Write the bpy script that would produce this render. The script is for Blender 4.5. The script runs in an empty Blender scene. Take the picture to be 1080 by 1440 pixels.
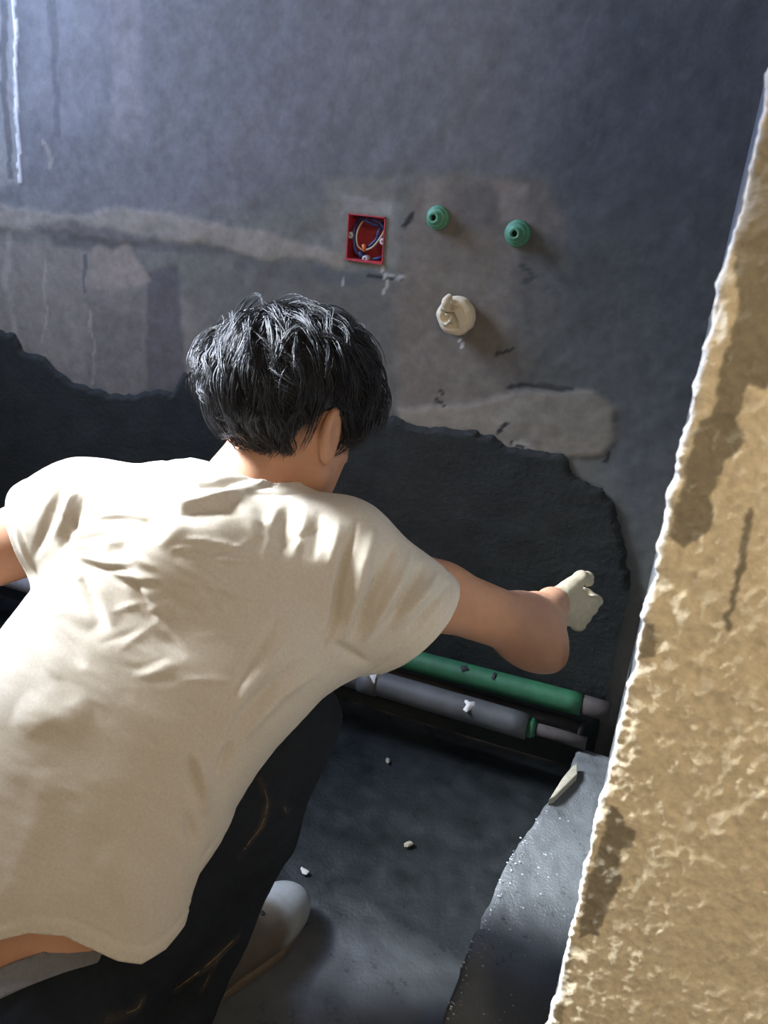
import bpy, bmesh, math, random
import numpy as np
from mathutils import Vector, Matrix
from mathutils.bvhtree import BVHTree

random.seed(7)
rng = np.random.default_rng(7)
scene = bpy.context.scene
C = bpy.context.scene.collection

# ---------------------------------------------------------------- camera
F = 1150.0                                   # focal length in pixels of the 1080x1440 frame
CAM = np.array([0.0, -1.45, 1.15])
FWD = np.array([-0.30216823, 0.86508112, -0.40041106])
RGT = np.array([0.93054819, 0.3588206, 0.07299205])
UPV = np.array([-0.20681978, 0.35054591, 0.91342386])
cd = bpy.data.cameras.new('camera')
cam = bpy.data.objects.new('camera', cd)
C.objects.link(cam)
cam.matrix_world = Matrix((
    (RGT[0], UPV[0], -FWD[0], CAM[0]),
    (RGT[1], UPV[1], -FWD[1], CAM[1]),
    (RGT[2], UPV[2], -FWD[2], CAM[2]),
    (0, 0, 0, 1)))
cd.sensor_fit = 'VERTICAL'
cd.sensor_height = 36.0
cd.sensor_width = 27.0
cd.lens = 36.0 * F / 1440.0
cd.clip_start = 0.02
cd.dof.use_dof = True
cd.dof.focus_distance = 1.25
cd.dof.aperture_fstop = 9.0
scene.camera = cam

# ---------------------------------------------------------------- world, lights, exposure
w = bpy.data.worlds.new('world')
scene.world = w
w.use_nodes = True
w.node_tree.nodes['Background'].inputs[0].default_value = (1.0, 0.86, 0.70, 1)
w.node_tree.nodes['Background'].inputs[1].default_value = 0.24

def area(name, loc, target, sx, sy, power, col):
    l = bpy.data.lights.new(name, 'AREA')
    l.shape = 'RECTANGLE'; l.size = sx; l.size_y = sy
    l.energy = power; l.color = col
    o = bpy.data.objects.new(name, l); C.objects.link(o)
    o.location = loc
    o.rotation_euler = (Vector(target) - Vector(loc)).to_track_quat('-Z', 'Y').to_euler()
    return o

# daylight through the window of the left wall, an added beam, and the bulb in the passage behind the camera
area('window_daylight', (-1.93, -0.46, 1.82), (-0.5, -0.22, 1.1), 0.72, 0.72, 54.0, (0.45, 0.58, 1.0))
wb = area('added_window_beam', (-1.90, -0.80, 1.90), (-0.66, -0.72, 0.90), 0.75, 0.70, 21.0, (0.88, 0.94, 1.0))  # narrow extra lamp, added to brighten the worker's shoulder and upper back
wb.data.spread = math.radians(27)
bl = bpy.data.lights.new('passage_bulb', 'POINT')
bl.energy = 24.0; bl.color = (1.0, 0.80, 0.55); bl.shadow_soft_size = 0.09
bo = bpy.data.objects.new('passage_bulb', bl); C.objects.link(bo); bo.location = (0.44, -1.88, 1.58)

vs = scene.view_settings
vs.view_transform = 'Standard'
vs.look = 'None'
vs.exposure = 0.0
vs.gamma = 1.0
vs.use_curve_mapping = False

# ---------------------------------------------------------------- helpers
def ray(px, py):
    return RGT * ((px - 540) / F) - UPV * ((py - 720) / F) + FWD
def at(px, py, d):
    return CAM + ray(px, py) * d
def ony(px, py, y):
    r = ray(px, py); return CAM + r * ((y - CAM[1]) / r[1])
def onz(px, py, z):
    r = ray(px, py); return CAM + r * ((z - CAM[2]) / r[2])
def nrm(v):
    v = np.asarray(v, float); return v / np.linalg.norm(v)

def _hash(ix, iy, iz, seed):
    h = (ix * 374761393 + iy * 668265263 + iz * 2147483647 + seed * 1274126177) & 0xFFFFFFFF
    h = ((h ^ (h >> 13)) * 1274126177) & 0xFFFFFFFF
    h = ((h ^ (h >> 15)) * 2246822519) & 0xFFFFFFFF
    return ((h ^ (h >> 16)) & 0xFFFFFF) / float(0xFFFFFF)
def vnoise(x, y, z=0.0, seed=0):
    x, y, z = np.broadcast_arrays(np.asarray(x, float), np.asarray(y, float), np.asarray(z, float))
    ix = np.floor(x).astype(np.int64); iy = np.floor(y).astype(np.int64); iz = np.floor(z).astype(np.int64)
    fx = x - ix; fy = y - iy; fz = z - iz
    fx = fx * fx * (3 - 2 * fx); fy = fy * fy * (3 - 2 * fy); fz = fz * fz * (3 - 2 * fz)
    r = 0
    for a in (0, 1):
        for b in (0, 1):
            for c in (0, 1):
                wgt = (fx if a else 1 - fx) * (fy if b else 1 - fy) * (fz if c else 1 - fz)
                r = r + wgt * _hash(ix + a, iy + b, iz + c, seed)
    return r * 2 - 1
def fbm(x, y, z=0.0, seed=0, octv=4, gain=0.5):
    r = 0; amp = 1.0; tot = 0
    for o in range(octv):
        r = r + amp * vnoise(np.asarray(x) * 2 ** o, np.asarray(y) * 2 ** o, np.asarray(z) * 2 ** o, seed + o)
        tot += amp; amp *= gain
    return r / tot
def sstep(a, b, x):
    t = np.clip((x - a) / (b - a), 0, 1); return t * t * (3 - 2 * t)
def poly_sd(P, pts):
    """signed distance of the points P (n,2) to a polygon, negative inside"""
    pts = np.asarray(pts, float); n = len(pts)
    d = np.full(len(P), 1e9); inside = np.zeros(len(P), bool)
    for i in range(n):
        a = pts[i]; b = pts[(i + 1) % n]; ab = b - a
        t = np.clip(((P - a) @ ab) / max(ab @ ab, 1e-12), 0, 1)
        d = np.minimum(d, np.linalg.norm(P - a - t[:, None] * ab, axis=1))
        c = ((a[1] > P[:, 1]) != (b[1] > P[:, 1]))
        with np.errstate(divide='ignore', invalid='ignore'):
            xx = (b[0] - a[0]) * (P[:, 1] - a[1]) / (b[1] - a[1]) + a[0]
        inside ^= c & (P[:, 0] < xx)
    return np.where(inside, -d, d)
def seg_dist(P, pts):
    """distance of points P (n,k) to a polyline, and the 0..1 position along it"""
    pts = np.asarray(pts, float); best = np.full(len(P), 1e9); pos = np.zeros(len(P))
    m = len(pts) - 1
    for i in range(m):
        a = pts[i]; ab = pts[i + 1] - a
        t = np.clip(((P - a) @ ab) / max(ab @ ab, 1e-12), 0, 1)
        dd = np.linalg.norm(P - a - t[:, None] * ab, axis=1)
        k = dd < best
        best[k] = dd[k]; pos[k] = (i + t[k]) / m
    return best, pos

def clip_tris(v, tris, g):
    """keep the part of a triangle mesh where g > 0, cutting the crossing triangles"""
    v = [np.asarray(p) for p in v]; g = list(map(float, g)); cache = {}
    ga = np.array(g)[tris]; allin = (ga > 0).all(1); some = (ga > 0).any(1) & ~allin
    out = [tuple(t) for t in tris[allin]]
    def cut(a, b):
        k = (min(a, b), max(a, b))
        if k not in cache:
            t = g[a] / (g[a] - g[b]); cache[k] = len(v); v.append(v[a] + (v[b] - v[a]) * t)
        return cache[k]
    for t in tris[some]:
        poly = []
        for i in range(3):
            a, b = int(t[i]), int(t[(i + 1) % 3])
            if g[a] > 0: poly.append(a)
            if (g[a] > 0) != (g[b] > 0): poly.append(cut(a, b))
        for i in range(1, len(poly) - 1): out.append((poly[0], poly[i], poly[i + 1]))
    tr = np.array(out, np.int64); used = np.unique(tr); mp = np.full(len(v), -1); mp[used] = np.arange(len(used))
    return np.array(v)[used], mp[tr]

# ---- signed-distance modelling for the figure: smooth unions on a grid, meshed with surface nets
def rcone(a, b, ra, rb):
    a = np.asarray(a, float); b = np.asarray(b, float); ab = b - a; L2 = max(ab @ ab, 1e-12)
    def fn(P):
        t = np.clip(((P - a) @ ab) / L2, 0, 1)
        return np.linalg.norm(P - a - t[..., None] * ab, axis=-1) - (ra + (rb - ra) * t)
    r = max(ra, rb); return fn, np.minimum(a, b) - r, np.maximum(a, b) + r
def ellip(c, ax, rad):
    c = np.asarray(c, float); A = np.array([nrm(x) for x in ax]); rad = np.asarray(rad, float)
    def fn(P):
        q = (P - c) @ A.T
        k0 = np.linalg.norm(q / rad, axis=-1); k1 = np.linalg.norm(q / rad ** 2, axis=-1)
        return k0 * (k0 - 1) / np.maximum(k1, 1e-6)
    r = max(rad); return fn, c - r, c + r
def loft(cs, rv, As, Bs, pw=2.3):
    """tube of rounded cross-sections along a nearly straight spine; rv is the across direction"""
    cs = np.array([np.asarray(c, float) for c in cs]); d = nrm(cs[-1] - cs[0]); u = nrm(rv - d * (rv @ d)); n = np.cross(u, d)
    tt = (cs - cs[0]) @ d; cu = cs @ u; cn = cs @ n; As = np.asarray(As, float); Bs = np.asarray(Bs, float)
    td = np.linspace(tt[0], tt[-1], 80)
    def sm(y):
        y = np.interp(td, tt, y); yp = np.pad(y, 8, mode='edge'); ker = np.hanning(15); ker /= ker.sum()
        return np.convolve(yp, ker, 'same')[8:-8]
    cu, cn, A_, B_s = sm(cu), sm(cn), sm(As), sm(Bs)
    def fn(P):
        t = (P - cs[0]) @ d; tc = np.clip(t, td[0], td[-1]); zz = np.abs(t - tc)
        A = np.interp(tc, td, A_); B = np.interp(tc, td, B_s)
        x = np.abs(P @ u - np.interp(tc, td, cu)); y = np.abs(P @ n - np.interp(tc, td, cn))
        dd = (((x / A) ** pw + (y / B) ** pw) ** (1 / pw) - 1) * np.minimum(A, B)
        return np.where(zz > 1e-6, np.where(dd > 0, np.sqrt(dd ** 2 + zz ** 2), np.maximum(dd, zz)), dd)
    m = max(As.max(), Bs.max()); return fn, cs.min(0) - m, cs.max(0) + m
class Field:
    def __init__(self, lo, hi, h):
        self.o = np.asarray(lo, float); self.h = h
        self.n = tuple(int(x) for x in np.ceil((np.asarray(hi) - self.o) / h) + 1)
        self.A = np.full(self.n, 0.2, np.float32)
    def _sl(self, lo, hi, pad):
        a = np.clip(np.floor((lo - pad - self.o) / self.h).astype(int), 0, self.n)
        b = np.clip(np.ceil((hi + pad - self.o) / self.h).astype(int) + 1, 0, self.n)
        return tuple(slice(i, j) for i, j in zip(a, b))
    def _pts(self, sl):
        ax = [self.o[i] + self.h * np.arange(sl[i].start, sl[i].stop) for i in range(3)]
        return np.stack(np.meshgrid(*ax, indexing='ij'), -1)
    def add(self, prim, k=0.02, grow=0.0):
        fn, lo, hi = prim; sl = self._sl(lo, hi, k + grow + 3 * self.h)
        d = (fn(self._pts(sl)) - grow).astype(np.float32); a = self.A[sl]
        hh = np.maximum(k - np.abs(a - d), 0) / max(k, 1e-6)
        self.A[sl] = np.minimum(a, d) - hh * hh * k * 0.25
    def cut(self, prim, k=0.01):
        fn, lo, hi = prim; sl = self._sl(lo, hi, k + 3 * self.h)
        d = -(fn(self._pts(sl))).astype(np.float32); a = self.A[sl]
        hh = np.maximum(k - np.abs(a - d), 0) / max(k, 1e-6)
        self.A[sl] = np.maximum(a, d) + hh * hh * k * 0.25
    def mesh(self):
        A = self.A; S = A < 0
        cnt = np.zeros(tuple(x - 1 for x in self.n), np.int8)
        cor = [(i, j, k) for i in (0, 1) for j in (0, 1) for k in (0, 1)]
        for i, j, k in cor: cnt += S[i:self.n[0] - 1 + i, j:self.n[1] - 1 + j, k:self.n[2] - 1 + k]
        ii = np.argwhere((cnt > 0) & (cnt < 8)); idx = np.full(cnt.shape, -1, np.int64); idx[tuple(ii.T)] = np.arange(len(ii))
        pos = np.zeros((len(ii), 3)); n = np.zeros(len(ii))
        for p in cor:
            for axn in range(3):
                if p[axn]: continue
                q = list(p); q[axn] = 1
                va = A[tuple((ii + p).T)]; vb = A[tuple((ii + q).T)]; x = (va < 0) != (vb < 0)
                t = np.where(x, va / np.where(x, va - vb, 1), 0)
                e = np.array(p, float)[None] + t[:, None] * (np.array(q) - np.array(p))
                pos[x] += e[x]; n[x] += 1
        V = self.o + self.h * (ii + pos / n[:, None])
        quads = []
        for axn in range(3):
            s0 = [slice(None)] * 3; s1 = [slice(None)] * 3; s0[axn] = slice(0, -1); s1[axn] = slice(1, None)
            e = np.argwhere(S[tuple(s0)] != S[tuple(s1)])
            b, c = (axn + 1) % 3, (axn + 2) % 3
            e = e[(e[:, b] > 0) & (e[:, c] > 0) & (e[:, b] < self.n[b] - 1) & (e[:, c] < self.n[c] - 1)]
            sgn = S[tuple(e.T)]
            def at_(db, dc):
                q = e.copy(); q[:, b] += db; q[:, c] += dc; return idx[tuple(q.T)]
            q4 = np.stack([at_(-1, -1), at_(0, -1), at_(0, 0), at_(-1, 0)], 1)
            q4[~sgn] = q4[~sgn][:, ::-1]; quads.append(q4)
        return V, np.concatenate(quads)
def relax(V, Fq, it=2, lam=0.5):
    k = Fq.shape[1]; E = np.concatenate([Fq[:, [i, (i + 1) % k]] for i in range(k)])
    for _ in range(it):
        acc = np.zeros_like(V); n = np.zeros(len(V))
        for a, b in ((0, 1), (1, 0)):
            for c in range(3): acc[:, c] += np.bincount(E[:, a], V[E[:, b], c], len(V))
            n += np.bincount(E[:, a], minlength=len(V))
        V = V + lam * (acc / np.maximum(n, 1)[:, None] - V)
    return V
def vnormals(V, Fq):
    n = np.cross(V[Fq[:, 1]] - V[Fq[:, 0]], V[Fq[:, 2]] - V[Fq[:, 0]])
    if Fq.shape[1] == 4: n = n + np.cross(V[Fq[:, 2]] - V[Fq[:, 0]], V[Fq[:, 3]] - V[Fq[:, 0]])
    N = np.zeros_like(V)
    for i in range(Fq.shape[1]):
        for c in range(3): N[:, c] += np.bincount(Fq[:, i], n[:, c], len(V))
    return N / np.maximum(np.linalg.norm(N, axis=1), 1e-12)[:, None]
def tris_of(Fq): return np.concatenate([Fq[:, [0, 1, 2]], Fq[:, [0, 2, 3]]])

# ---- meshes
def mesh_obj(name, verts, faces, mat=None, parent=None, smooth=True, col=None):
    me = bpy.data.meshes.new(name)
    verts = np.asarray(verts, np.float32)
    if isinstance(faces, np.ndarray):
        nf, k = faces.shape
        me.vertices.add(len(verts)); me.vertices.foreach_set('co', verts.ravel())
        me.loops.add(nf * k); me.loops.foreach_set('vertex_index', faces.astype(np.int32).ravel())
        me.polygons.add(nf)
        me.polygons.foreach_set('loop_start', np.arange(0, nf * k, k, dtype=np.int32))
        me.polygons.foreach_set('loop_total', np.full(nf, k, np.int32))
        me.update(calc_edges=True)
    else:
        me.from_pydata([tuple(map(float, v)) for v in verts], [], faces)
    me.validate()
    if smooth: me.polygons.foreach_set('use_smooth', np.ones(len(me.polygons), bool))
    if col is not None:
        a = me.color_attributes.new('Col', 'FLOAT_COLOR', 'POINT')
        cc = np.ones((len(verts), 4), np.float32); cc[:, :3] = col
        a.data.foreach_set('color', cc.ravel())
    o = bpy.data.objects.new(name, me)
    C.objects.link(o)
    if mat: me.materials.append(mat)
    if parent: o.parent = parent
    return o
def tag(o, label=None, cat=None, group=None, kind=None):
    if label: o['label'] = label
    if cat: o['category'] = cat
    if group: o['group'] = group
    if kind: o['kind'] = kind
    return o
def empty(name, loc=(0, 0, 0)):
    o = bpy.data.objects.new(name, None); C.objects.link(o); o.location = loc
    o.empty_display_size = 0.05
    return o
def box(lo, hi):
    (x0, y0, z0), (x1, y1, z1) = lo, hi
    v = [(x0,y0,z0),(x1,y0,z0),(x1,y1,z0),(x0,y1,z0),(x0,y0,z1),(x1,y0,z1),(x1,y1,z1),(x0,y1,z1)]
    f = [(0,3,2,1),(4,5,6,7),(0,1,5,4),(1,2,6,5),(2,3,7,6),(3,0,4,7)]
    return v, f
def join(parts):
    V = []; Fc = []
    for v, f in parts:
        o = len(V); V += [tuple(p) for p in v]; Fc += [tuple(i + o for i in q) for q in f]
    return V, Fc
def bevel(o, wd, seg=2):
    m = o.modifiers.new('bevel', 'BEVEL'); m.width = wd; m.segments = seg; m.limit_method = 'ANGLE'
    return o
def frame(d):
    d = nrm(d); a = np.array([0, 0, 1.0]) if abs(d[2]) < 0.9 else np.array([1.0, 0, 0])
    u = nrm(np.cross(a, d)); return u, np.cross(d, u)
def lathe(origin, axis, prof, n=32, wob=0.0, seed=0):
    """revolve (distance along axis, radius) pairs"""
    u, v = frame(axis); axis = nrm(axis); V = []; Fc = []
    for i, (s, r) in enumerate(prof):
        for k in range(n):
            a = 2 * math.pi * k / n
            rr = r * (1 + wob * float(vnoise(math.cos(a) * 2 + 9, math.sin(a) * 2 + 9, i * 0.7, seed)))
            V.append(np.asarray(origin) + axis * s + (u * math.cos(a) + v * math.sin(a)) * rr)
    for i in range(len(prof) - 1):
        for k in range(n):
            k2 = (k + 1) % n
            Fc.append((i * n + k, i * n + k2, (i + 1) * n + k2, (i + 1) * n + k))
    return V, Fc
def tube(pts, rad, n=12, caps=True):
    pts = [np.asarray(p, float) for p in pts]
    if np.isscalar(rad): rad = [rad] * len(pts)
    V = []; Fc = []; u = None
    for i, p in enumerate(pts):
        d = nrm(pts[min(i + 1, len(pts) - 1)] - pts[max(i - 1, 0)])
        if u is None: u, v = frame(d)
        else:
            u = nrm(u - d * (u @ d)); v = np.cross(d, u)
        for k in range(n):
            a = 2 * math.pi * k / n
            V.append(p + (u * math.cos(a) + v * math.sin(a)) * rad[i])
    for i in range(len(pts) - 1):
        for k in range(n):
            k2 = (k + 1) % n
            Fc.append((i * n + k, i * n + k2, (i + 1) * n + k2, (i + 1) * n + k))
    if caps:
        Fc.append(tuple(range(n))[::-1]); Fc.append(tuple((len(pts) - 1) * n + k for k in range(n)))
    return V, Fc
def spline(pts, per=8):
    pts = [np.asarray(p, float) for p in pts]; out = []
    for i in range(len(pts) - 1):
        p0 = pts[max(i - 1, 0)]; p1 = pts[i]; p2 = pts[i + 1]; p3 = pts[min(i + 2, len(pts) - 1)]
        for k in range(per):
            t = k / per
            out.append(0.5 * ((2 * p1) + (-p0 + p2) * t + (2 * p0 - 5 * p1 + 4 * p2 - p3) * t * t + (-p0 + 3 * p1 - 3 * p2 + p3) * t ** 3))
    out.append(pts[-1]); return out

# ---- materials
def mat(name, col=(0.5, 0.5, 0.5), rough=0.8, attr=False, nscale=0, namt=0.0, bscale=0, bstr=0.0, bdist=0.002,
        spec=0.5, metal=0.0, rough_var=0.0, sss=0.0, sheen=0.0, coat=0.0):
    m = bpy.data.materials.new(name); m.use_nodes = True
    nt = m.node_tree; b = nt.nodes['Principled BSDF']
    b.inputs['Base Color'].default_value = (*col, 1)
    b.inputs['Roughness'].default_value = rough
    b.inputs['Metallic'].default_value = metal
    b.inputs['Specular IOR Level'].default_value = spec
    if coat: b.inputs['Coat Weight'].default_value = coat; b.inputs['Coat Roughness'].default_value = 0.15
    if sheen: b.inputs['Sheen Weight'].default_value = sheen
    if sss:
        b.inputs['Subsurface Weight'].default_value = sss; b.inputs['Subsurface Scale'].default_value = 0.006
        b.inputs['Subsurface Radius'].default_value = (1.0, 0.4, 0.2)
    tc = nt.nodes.new('ShaderNodeTexCoord')
    src = None
    if attr:
        at_ = nt.nodes.new('ShaderNodeAttribute'); at_.attribute_name = 'Col'; src = at_.outputs['Color']
    if nscale:
        n = nt.nodes.new('ShaderNodeTexNoise'); n.inputs['Scale'].default_value = nscale
        n.inputs['Detail'].default_value = 6; n.inputs['Roughness'].default_value = 0.65
        nt.links.new(tc.outputs['Object'], n.inputs['Vector'])
        r = nt.nodes.new('ShaderNodeMapRange')
        r.inputs['From Min'].default_value = 0.25; r.inputs['From Max'].default_value = 0.75
        r.inputs['To Min'].default_value = 1 - namt; r.inputs['To Max'].default_value = 1 + namt
        nt.links.new(n.outputs['Fac'], r.inputs['Value'])
        mx = nt.nodes.new('ShaderNodeMix'); mx.data_type = 'RGBA'; mx.blend_type = 'MULTIPLY'
        mx.inputs['Factor'].default_value = 1
        if src: nt.links.new(src, mx.inputs['A'])
        else: mx.inputs['A'].default_value = (*col, 1)
        nt.links.new(r.outputs['Result'], mx.inputs['B'])
        src = mx.outputs['Result']
        if rough_var:
            r2 = nt.nodes.new('ShaderNodeMapRange')
            r2.inputs['From Min'].default_value = 0.3; r2.inputs['From Max'].default_value = 0.7
            r2.inputs['To Min'].default_value = max(rough - rough_var, 0.03); r2.inputs['To Max'].default_value = min(rough + rough_var, 1)
            nt.links.new(n.outputs['Fac'], r2.inputs['Value']); nt.links.new(r2.outputs['Result'], b.inputs['Roughness'])
    if src: nt.links.new(src, b.inputs['Base Color'])
    if bscale:
        n2 = nt.nodes.new('ShaderNodeTexNoise'); n2.inputs['Scale'].default_value = bscale
        n2.inputs['Detail'].default_value = 5; n2.inputs['Roughness'].default_value = 0.6
        nt.links.new(tc.outputs['Object'], n2.inputs['Vector'])
        bp = nt.nodes.new('ShaderNodeBump'); bp.inputs['Strength'].default_value = bstr; bp.inputs['Distance'].default_value = bdist
        nt.links.new(n2.outputs['Fac'], bp.inputs['Height']); nt.links.new(bp.outputs['Normal'], b.inputs['Normal'])
    return m

M = dict(
    cement=mat('cement_render', attr=True, rough=0.9, nscale=60, namt=0.16, bscale=160, bstr=0.35, bdist=0.0015, spec=0.25),
    plain=mat('plain_cement', (0.15, 0.15, 0.145), 0.9, nscale=9, namt=0.25, bscale=120, bstr=0.5, spec=0.25),
    wet=mat('wet_mortar', (0.024, 0.0265, 0.0235), 0.85, nscale=14, namt=0.3, bscale=90, bstr=0.55, bdist=0.004, spec=0.25),
    floor=mat('wet_floor', attr=True, rough=0.36, nscale=22, namt=0.25, bscale=140, bstr=0.4, bdist=0.003, spec=0.5, rough_var=0.14),
    ledge=mat('wet_ledge', (0.092, 0.098, 0.099), 0.40, nscale=45, namt=0.2, bscale=230, bstr=0.7, bdist=0.003, spec=0.6, rough_var=0.18),
    stucco=mat('rough_stucco', attr=True, rough=0.95, nscale=220, namt=0.14, bscale=420, bstr=0.5, bdist=0.002, spec=0.2),
    shirt=mat('heather_jersey', (0.60, 0.545, 0.455), 0.95, nscale=300, namt=0.10, bscale=900, bstr=0.15, bdist=0.001, spec=0.1, sheen=0.1),
    skin=mat('skin', (0.50, 0.265, 0.16), 0.55, nscale=40, namt=0.10, bscale=500, bstr=0.12, spec=0.35, sss=0.12),
    hair=mat('black_hair', (0.014, 0.015, 0.019), 0.52, spec=0.5),
    glove=mat('cotton_glove', (0.56, 0.48, 0.33), 0.95, nscale=120, namt=0.14, bscale=700, bstr=0.5, spec=0.1),
    trouser=mat('navy_cloth', attr=True, rough=0.9, nscale=90, namt=0.2, bscale=500, bstr=0.3, spec=0.15),
    under=mat('grey_elastic', (0.16, 0.16, 0.17), 0.9, nscale=200, namt=0.15, spec=0.1),
    shoe=mat('rubber_shoe', attr=True, rough=0.6, nscale=60, namt=0.14, bscale=200, bstr=0.2, spec=0.4),
    sole=mat('brown_sole', (0.10, 0.075, 0.05), 0.85, nscale=80, namt=0.25),
    green=mat('green_plastic', (0.085, 0.25, 0.135), 0.6, nscale=90, namt=0.35, bscale=180, bstr=0.15),
    greenpipe=mat('green_pipe_plastic', (0.014, 0.088, 0.037), 0.6, nscale=30, namt=0.35, bscale=120, bstr=0.2),
    greypipe=mat('grey_pipe_plastic', (0.058, 0.060, 0.060), 0.55, nscale=16, namt=0.4, bscale=120, bstr=0.2),
    brown=mat('rusty_pipe', (0.032, 0.025, 0.022), 0.85, nscale=60, namt=0.4, bscale=150, bstr=0.3),
    dark=mat('dark_hollow', (0.008, 0.009, 0.009), 0.8),
    red=mat('red_plastic', (0.42, 0.035, 0.045), 0.5, nscale=60, namt=0.25),
    blue=mat('blue_wire', (0.02, 0.035, 0.12), 0.45),
    tan=mat('tan_wire', (0.42, 0.33, 0.2), 0.5),
    orange=mat('orange_cap', (0.55, 0.12, 0.03), 0.5),
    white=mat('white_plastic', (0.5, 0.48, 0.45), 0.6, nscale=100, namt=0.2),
    mud=mat('yellowish_line', (0.22, 0.155, 0.085), 0.95, nscale=150, namt=0.5),  # yellowish colour of the thin lines on the trousers
    rag=mat('pale_rag', (0.62, 0.53, 0.36), 0.9, nscale=70, namt=0.15, bscale=300, bstr=0.4),
    chip=mat('pale_mortar', (0.30, 0.27, 0.2), 0.9, nscale=100, namt=0.3, bscale=200, bstr=0.5),
    frame=mat('window_metal', (0.4, 0.4, 0.41), 0.4, metal=0.6),
)
gm = bpy.data.materials.new('window_glass'); gm.use_nodes = True
gb = gm.node_tree.nodes['Principled BSDF']
gb.inputs['Base Color'].default_value = (0.95, 0.97, 1, 1); gb.inputs['Transmission Weight'].default_value = 1; gb.inputs['Roughness'].default_value = 0.02
gb.inputs['IOR'].default_value = 1.05

# ================================================================ THE ROOM
XL, XR, YF, ZT = -1.85, 0.012, -0.85, 2.45      # left wall, right wall, front (door) wall face, ceiling
JD = YF
# ---- back wall: dense relief grid, colours are its patches and stains, plus shade painted at the right
BX0, BX1 = ony(488.5, 335, 0)[0], ony(541, 335, 0)[0]
BZ1, BZ0 = ony(515, 302.5, 0)[2], ony(515, 369, 0)[2]
def gridline(a, b, step, fixed=()):
    n = int(round((b - a) / step)); g = np.linspace(a, b, n + 1)
    for f in fixed: g[np.argmin(abs(g - f))] = f
    return g
gx = gridline(XL, XR + 0.03, 0.0055, (BX0, BX1))
gz = np.concatenate([gridline(0, 1.46, 0.0055, (BZ0, BZ1)), np.linspace(1.5, ZT, 20)])
X, Z = np.meshgrid(gx, gz, indexing='ij')
P2 = np.stack([X.ravel(), Z.ravel()], 1)
wx = fbm(P2[:, 0] * 28, P2[:, 1] * 28, seed=3) * 0.010; wz = fbm(P2[:, 0] * 28, P2[:, 1] * 28, seed=9) * 0.010
PW = P2 + np.stack([wx, wz], 1)
def Wp(pts): return [(ony(px, py, 0)[0], ony(px, py, 0)[2]) for px, py in pts]
col = np.tile(np.array([0.150, 0.150, 0.146]), (len(P2), 1))
col *= (1 + 0.16 * fbm(P2[:, 0] * 3, P2[:, 1] * 3, seed=21))[:, None]
relief = 0.0012 * fbm(P2[:, 0] * 30, P2[:, 1] * 30, seed=33) + 0.004 * fbm(P2[:, 0] * 4, P2[:, 1] * 4, seed=31)
def patch(pts, c, amt=1.0, soft=0.008, lift=0.0, mott=0.0, seed=50):
    global col, relief
    sd = poly_sd(PW, Wp(pts)); mk = (1 - sstep(-soft, soft, sd)) * amt
    if mott: mk = mk * np.clip(1 - mott + mott * 2 * (0.5 + 0.9 * fbm(P2[:, 0] * 22, P2[:, 1] * 22, seed=seed)), 0, 1)
    col = col * (1 - mk[:, None]) + np.array(c) * mk[:, None]; relief = relief + lift * mk
def streak(pts, c, wd, amt=1.0, lift=0.0, rag=0.5, seed=70):
    global col, relief
    d, t = seg_dist(PW if rag else P2, Wp(pts))
    w_ = wd * (1 + rag * fbm(P2[:, 0] * 40, P2[:, 1] * 14, seed=seed))
    mk = (1 - sstep(0.55, 1.0, d / np.maximum(w_, 1e-4))) * amt
    col = col * (1 - mk[:, None]) + np.array(c) * mk[:, None]; relief = relief + lift * mk
# big tonal areas: yellower lower wall, and painted shade along the right side
patch([(-400, 285), (300, 310), (560, 250), (1100, 250), (1100, 1200), (-400, 1200)], (0.150, 0.148, 0.124), 0.85, 0.05)
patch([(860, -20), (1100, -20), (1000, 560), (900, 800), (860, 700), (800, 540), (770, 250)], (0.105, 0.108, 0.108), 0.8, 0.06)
patch([(-200, 322), (100, 345), (215, 395), (275, 430), (285, 590), (190, 590), (60, 590), (-200, 560)], (0.215, 0.195, 0.165), 0.75, 0.012, mott=0.25)
patch([(120, 420), (200, 405), (210, 560), (120, 560)], (0.135, 0.128, 0.115), 0.6, 0.02, mott=0.5, seed=55)
patch([(205, 385), (250, 375), (268, 590), (205, 590)], (0.105, 0.10, 0.098), 0.8, 0.008)
patch([(268, 420), (290, 400), (300, 590), (268, 590)], (0.165, 0.155, 0.135), 0.7, 0.008)
patch([(300, 380), (470, 385), (560, 400), (560, 600), (300, 590)], (0.130, 0.126, 0.112), 0.75, 0.02, mott=0.3)
patch([(590, 250), (770, 255), (800, 330), (790, 420), (740, 540), (700, 600), (560, 592), (555, 420), (575, 300)], (0.165, 0.147, 0.122), 0.9, 0.014, mott=0.2)
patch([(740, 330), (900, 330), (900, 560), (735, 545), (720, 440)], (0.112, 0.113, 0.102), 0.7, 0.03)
patch([(455, 252), (552, 250), (556, 300), (560, 372), (470, 375), (465, 330)], (0.185, 0.178, 0.150), 0.75, 0.010, lift=-0.001)
patch([(480, 278), (548, 278), (552, 300), (482, 301)], (0.24, 0.235, 0.205), 0.8, 0.005, mott=0.3)
patch([(600, 252), (640, 252), (632, 280), (600, 300)], (0.21, 0.19, 0.16), 0.8, 0.006, mott=0.3)
patch([(688, 258), (748, 262), (735, 288), (742, 310), (705, 310), (698, 285)], (0.22, 0.19, 0.16), 0.85, 0.005, mott=0.2)
patch([(630, 255), (700, 262), (700, 320), (640, 330)], (0.11, 0.105, 0.095), 0.6, 0.012, mott=0.7, seed=61)
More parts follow.
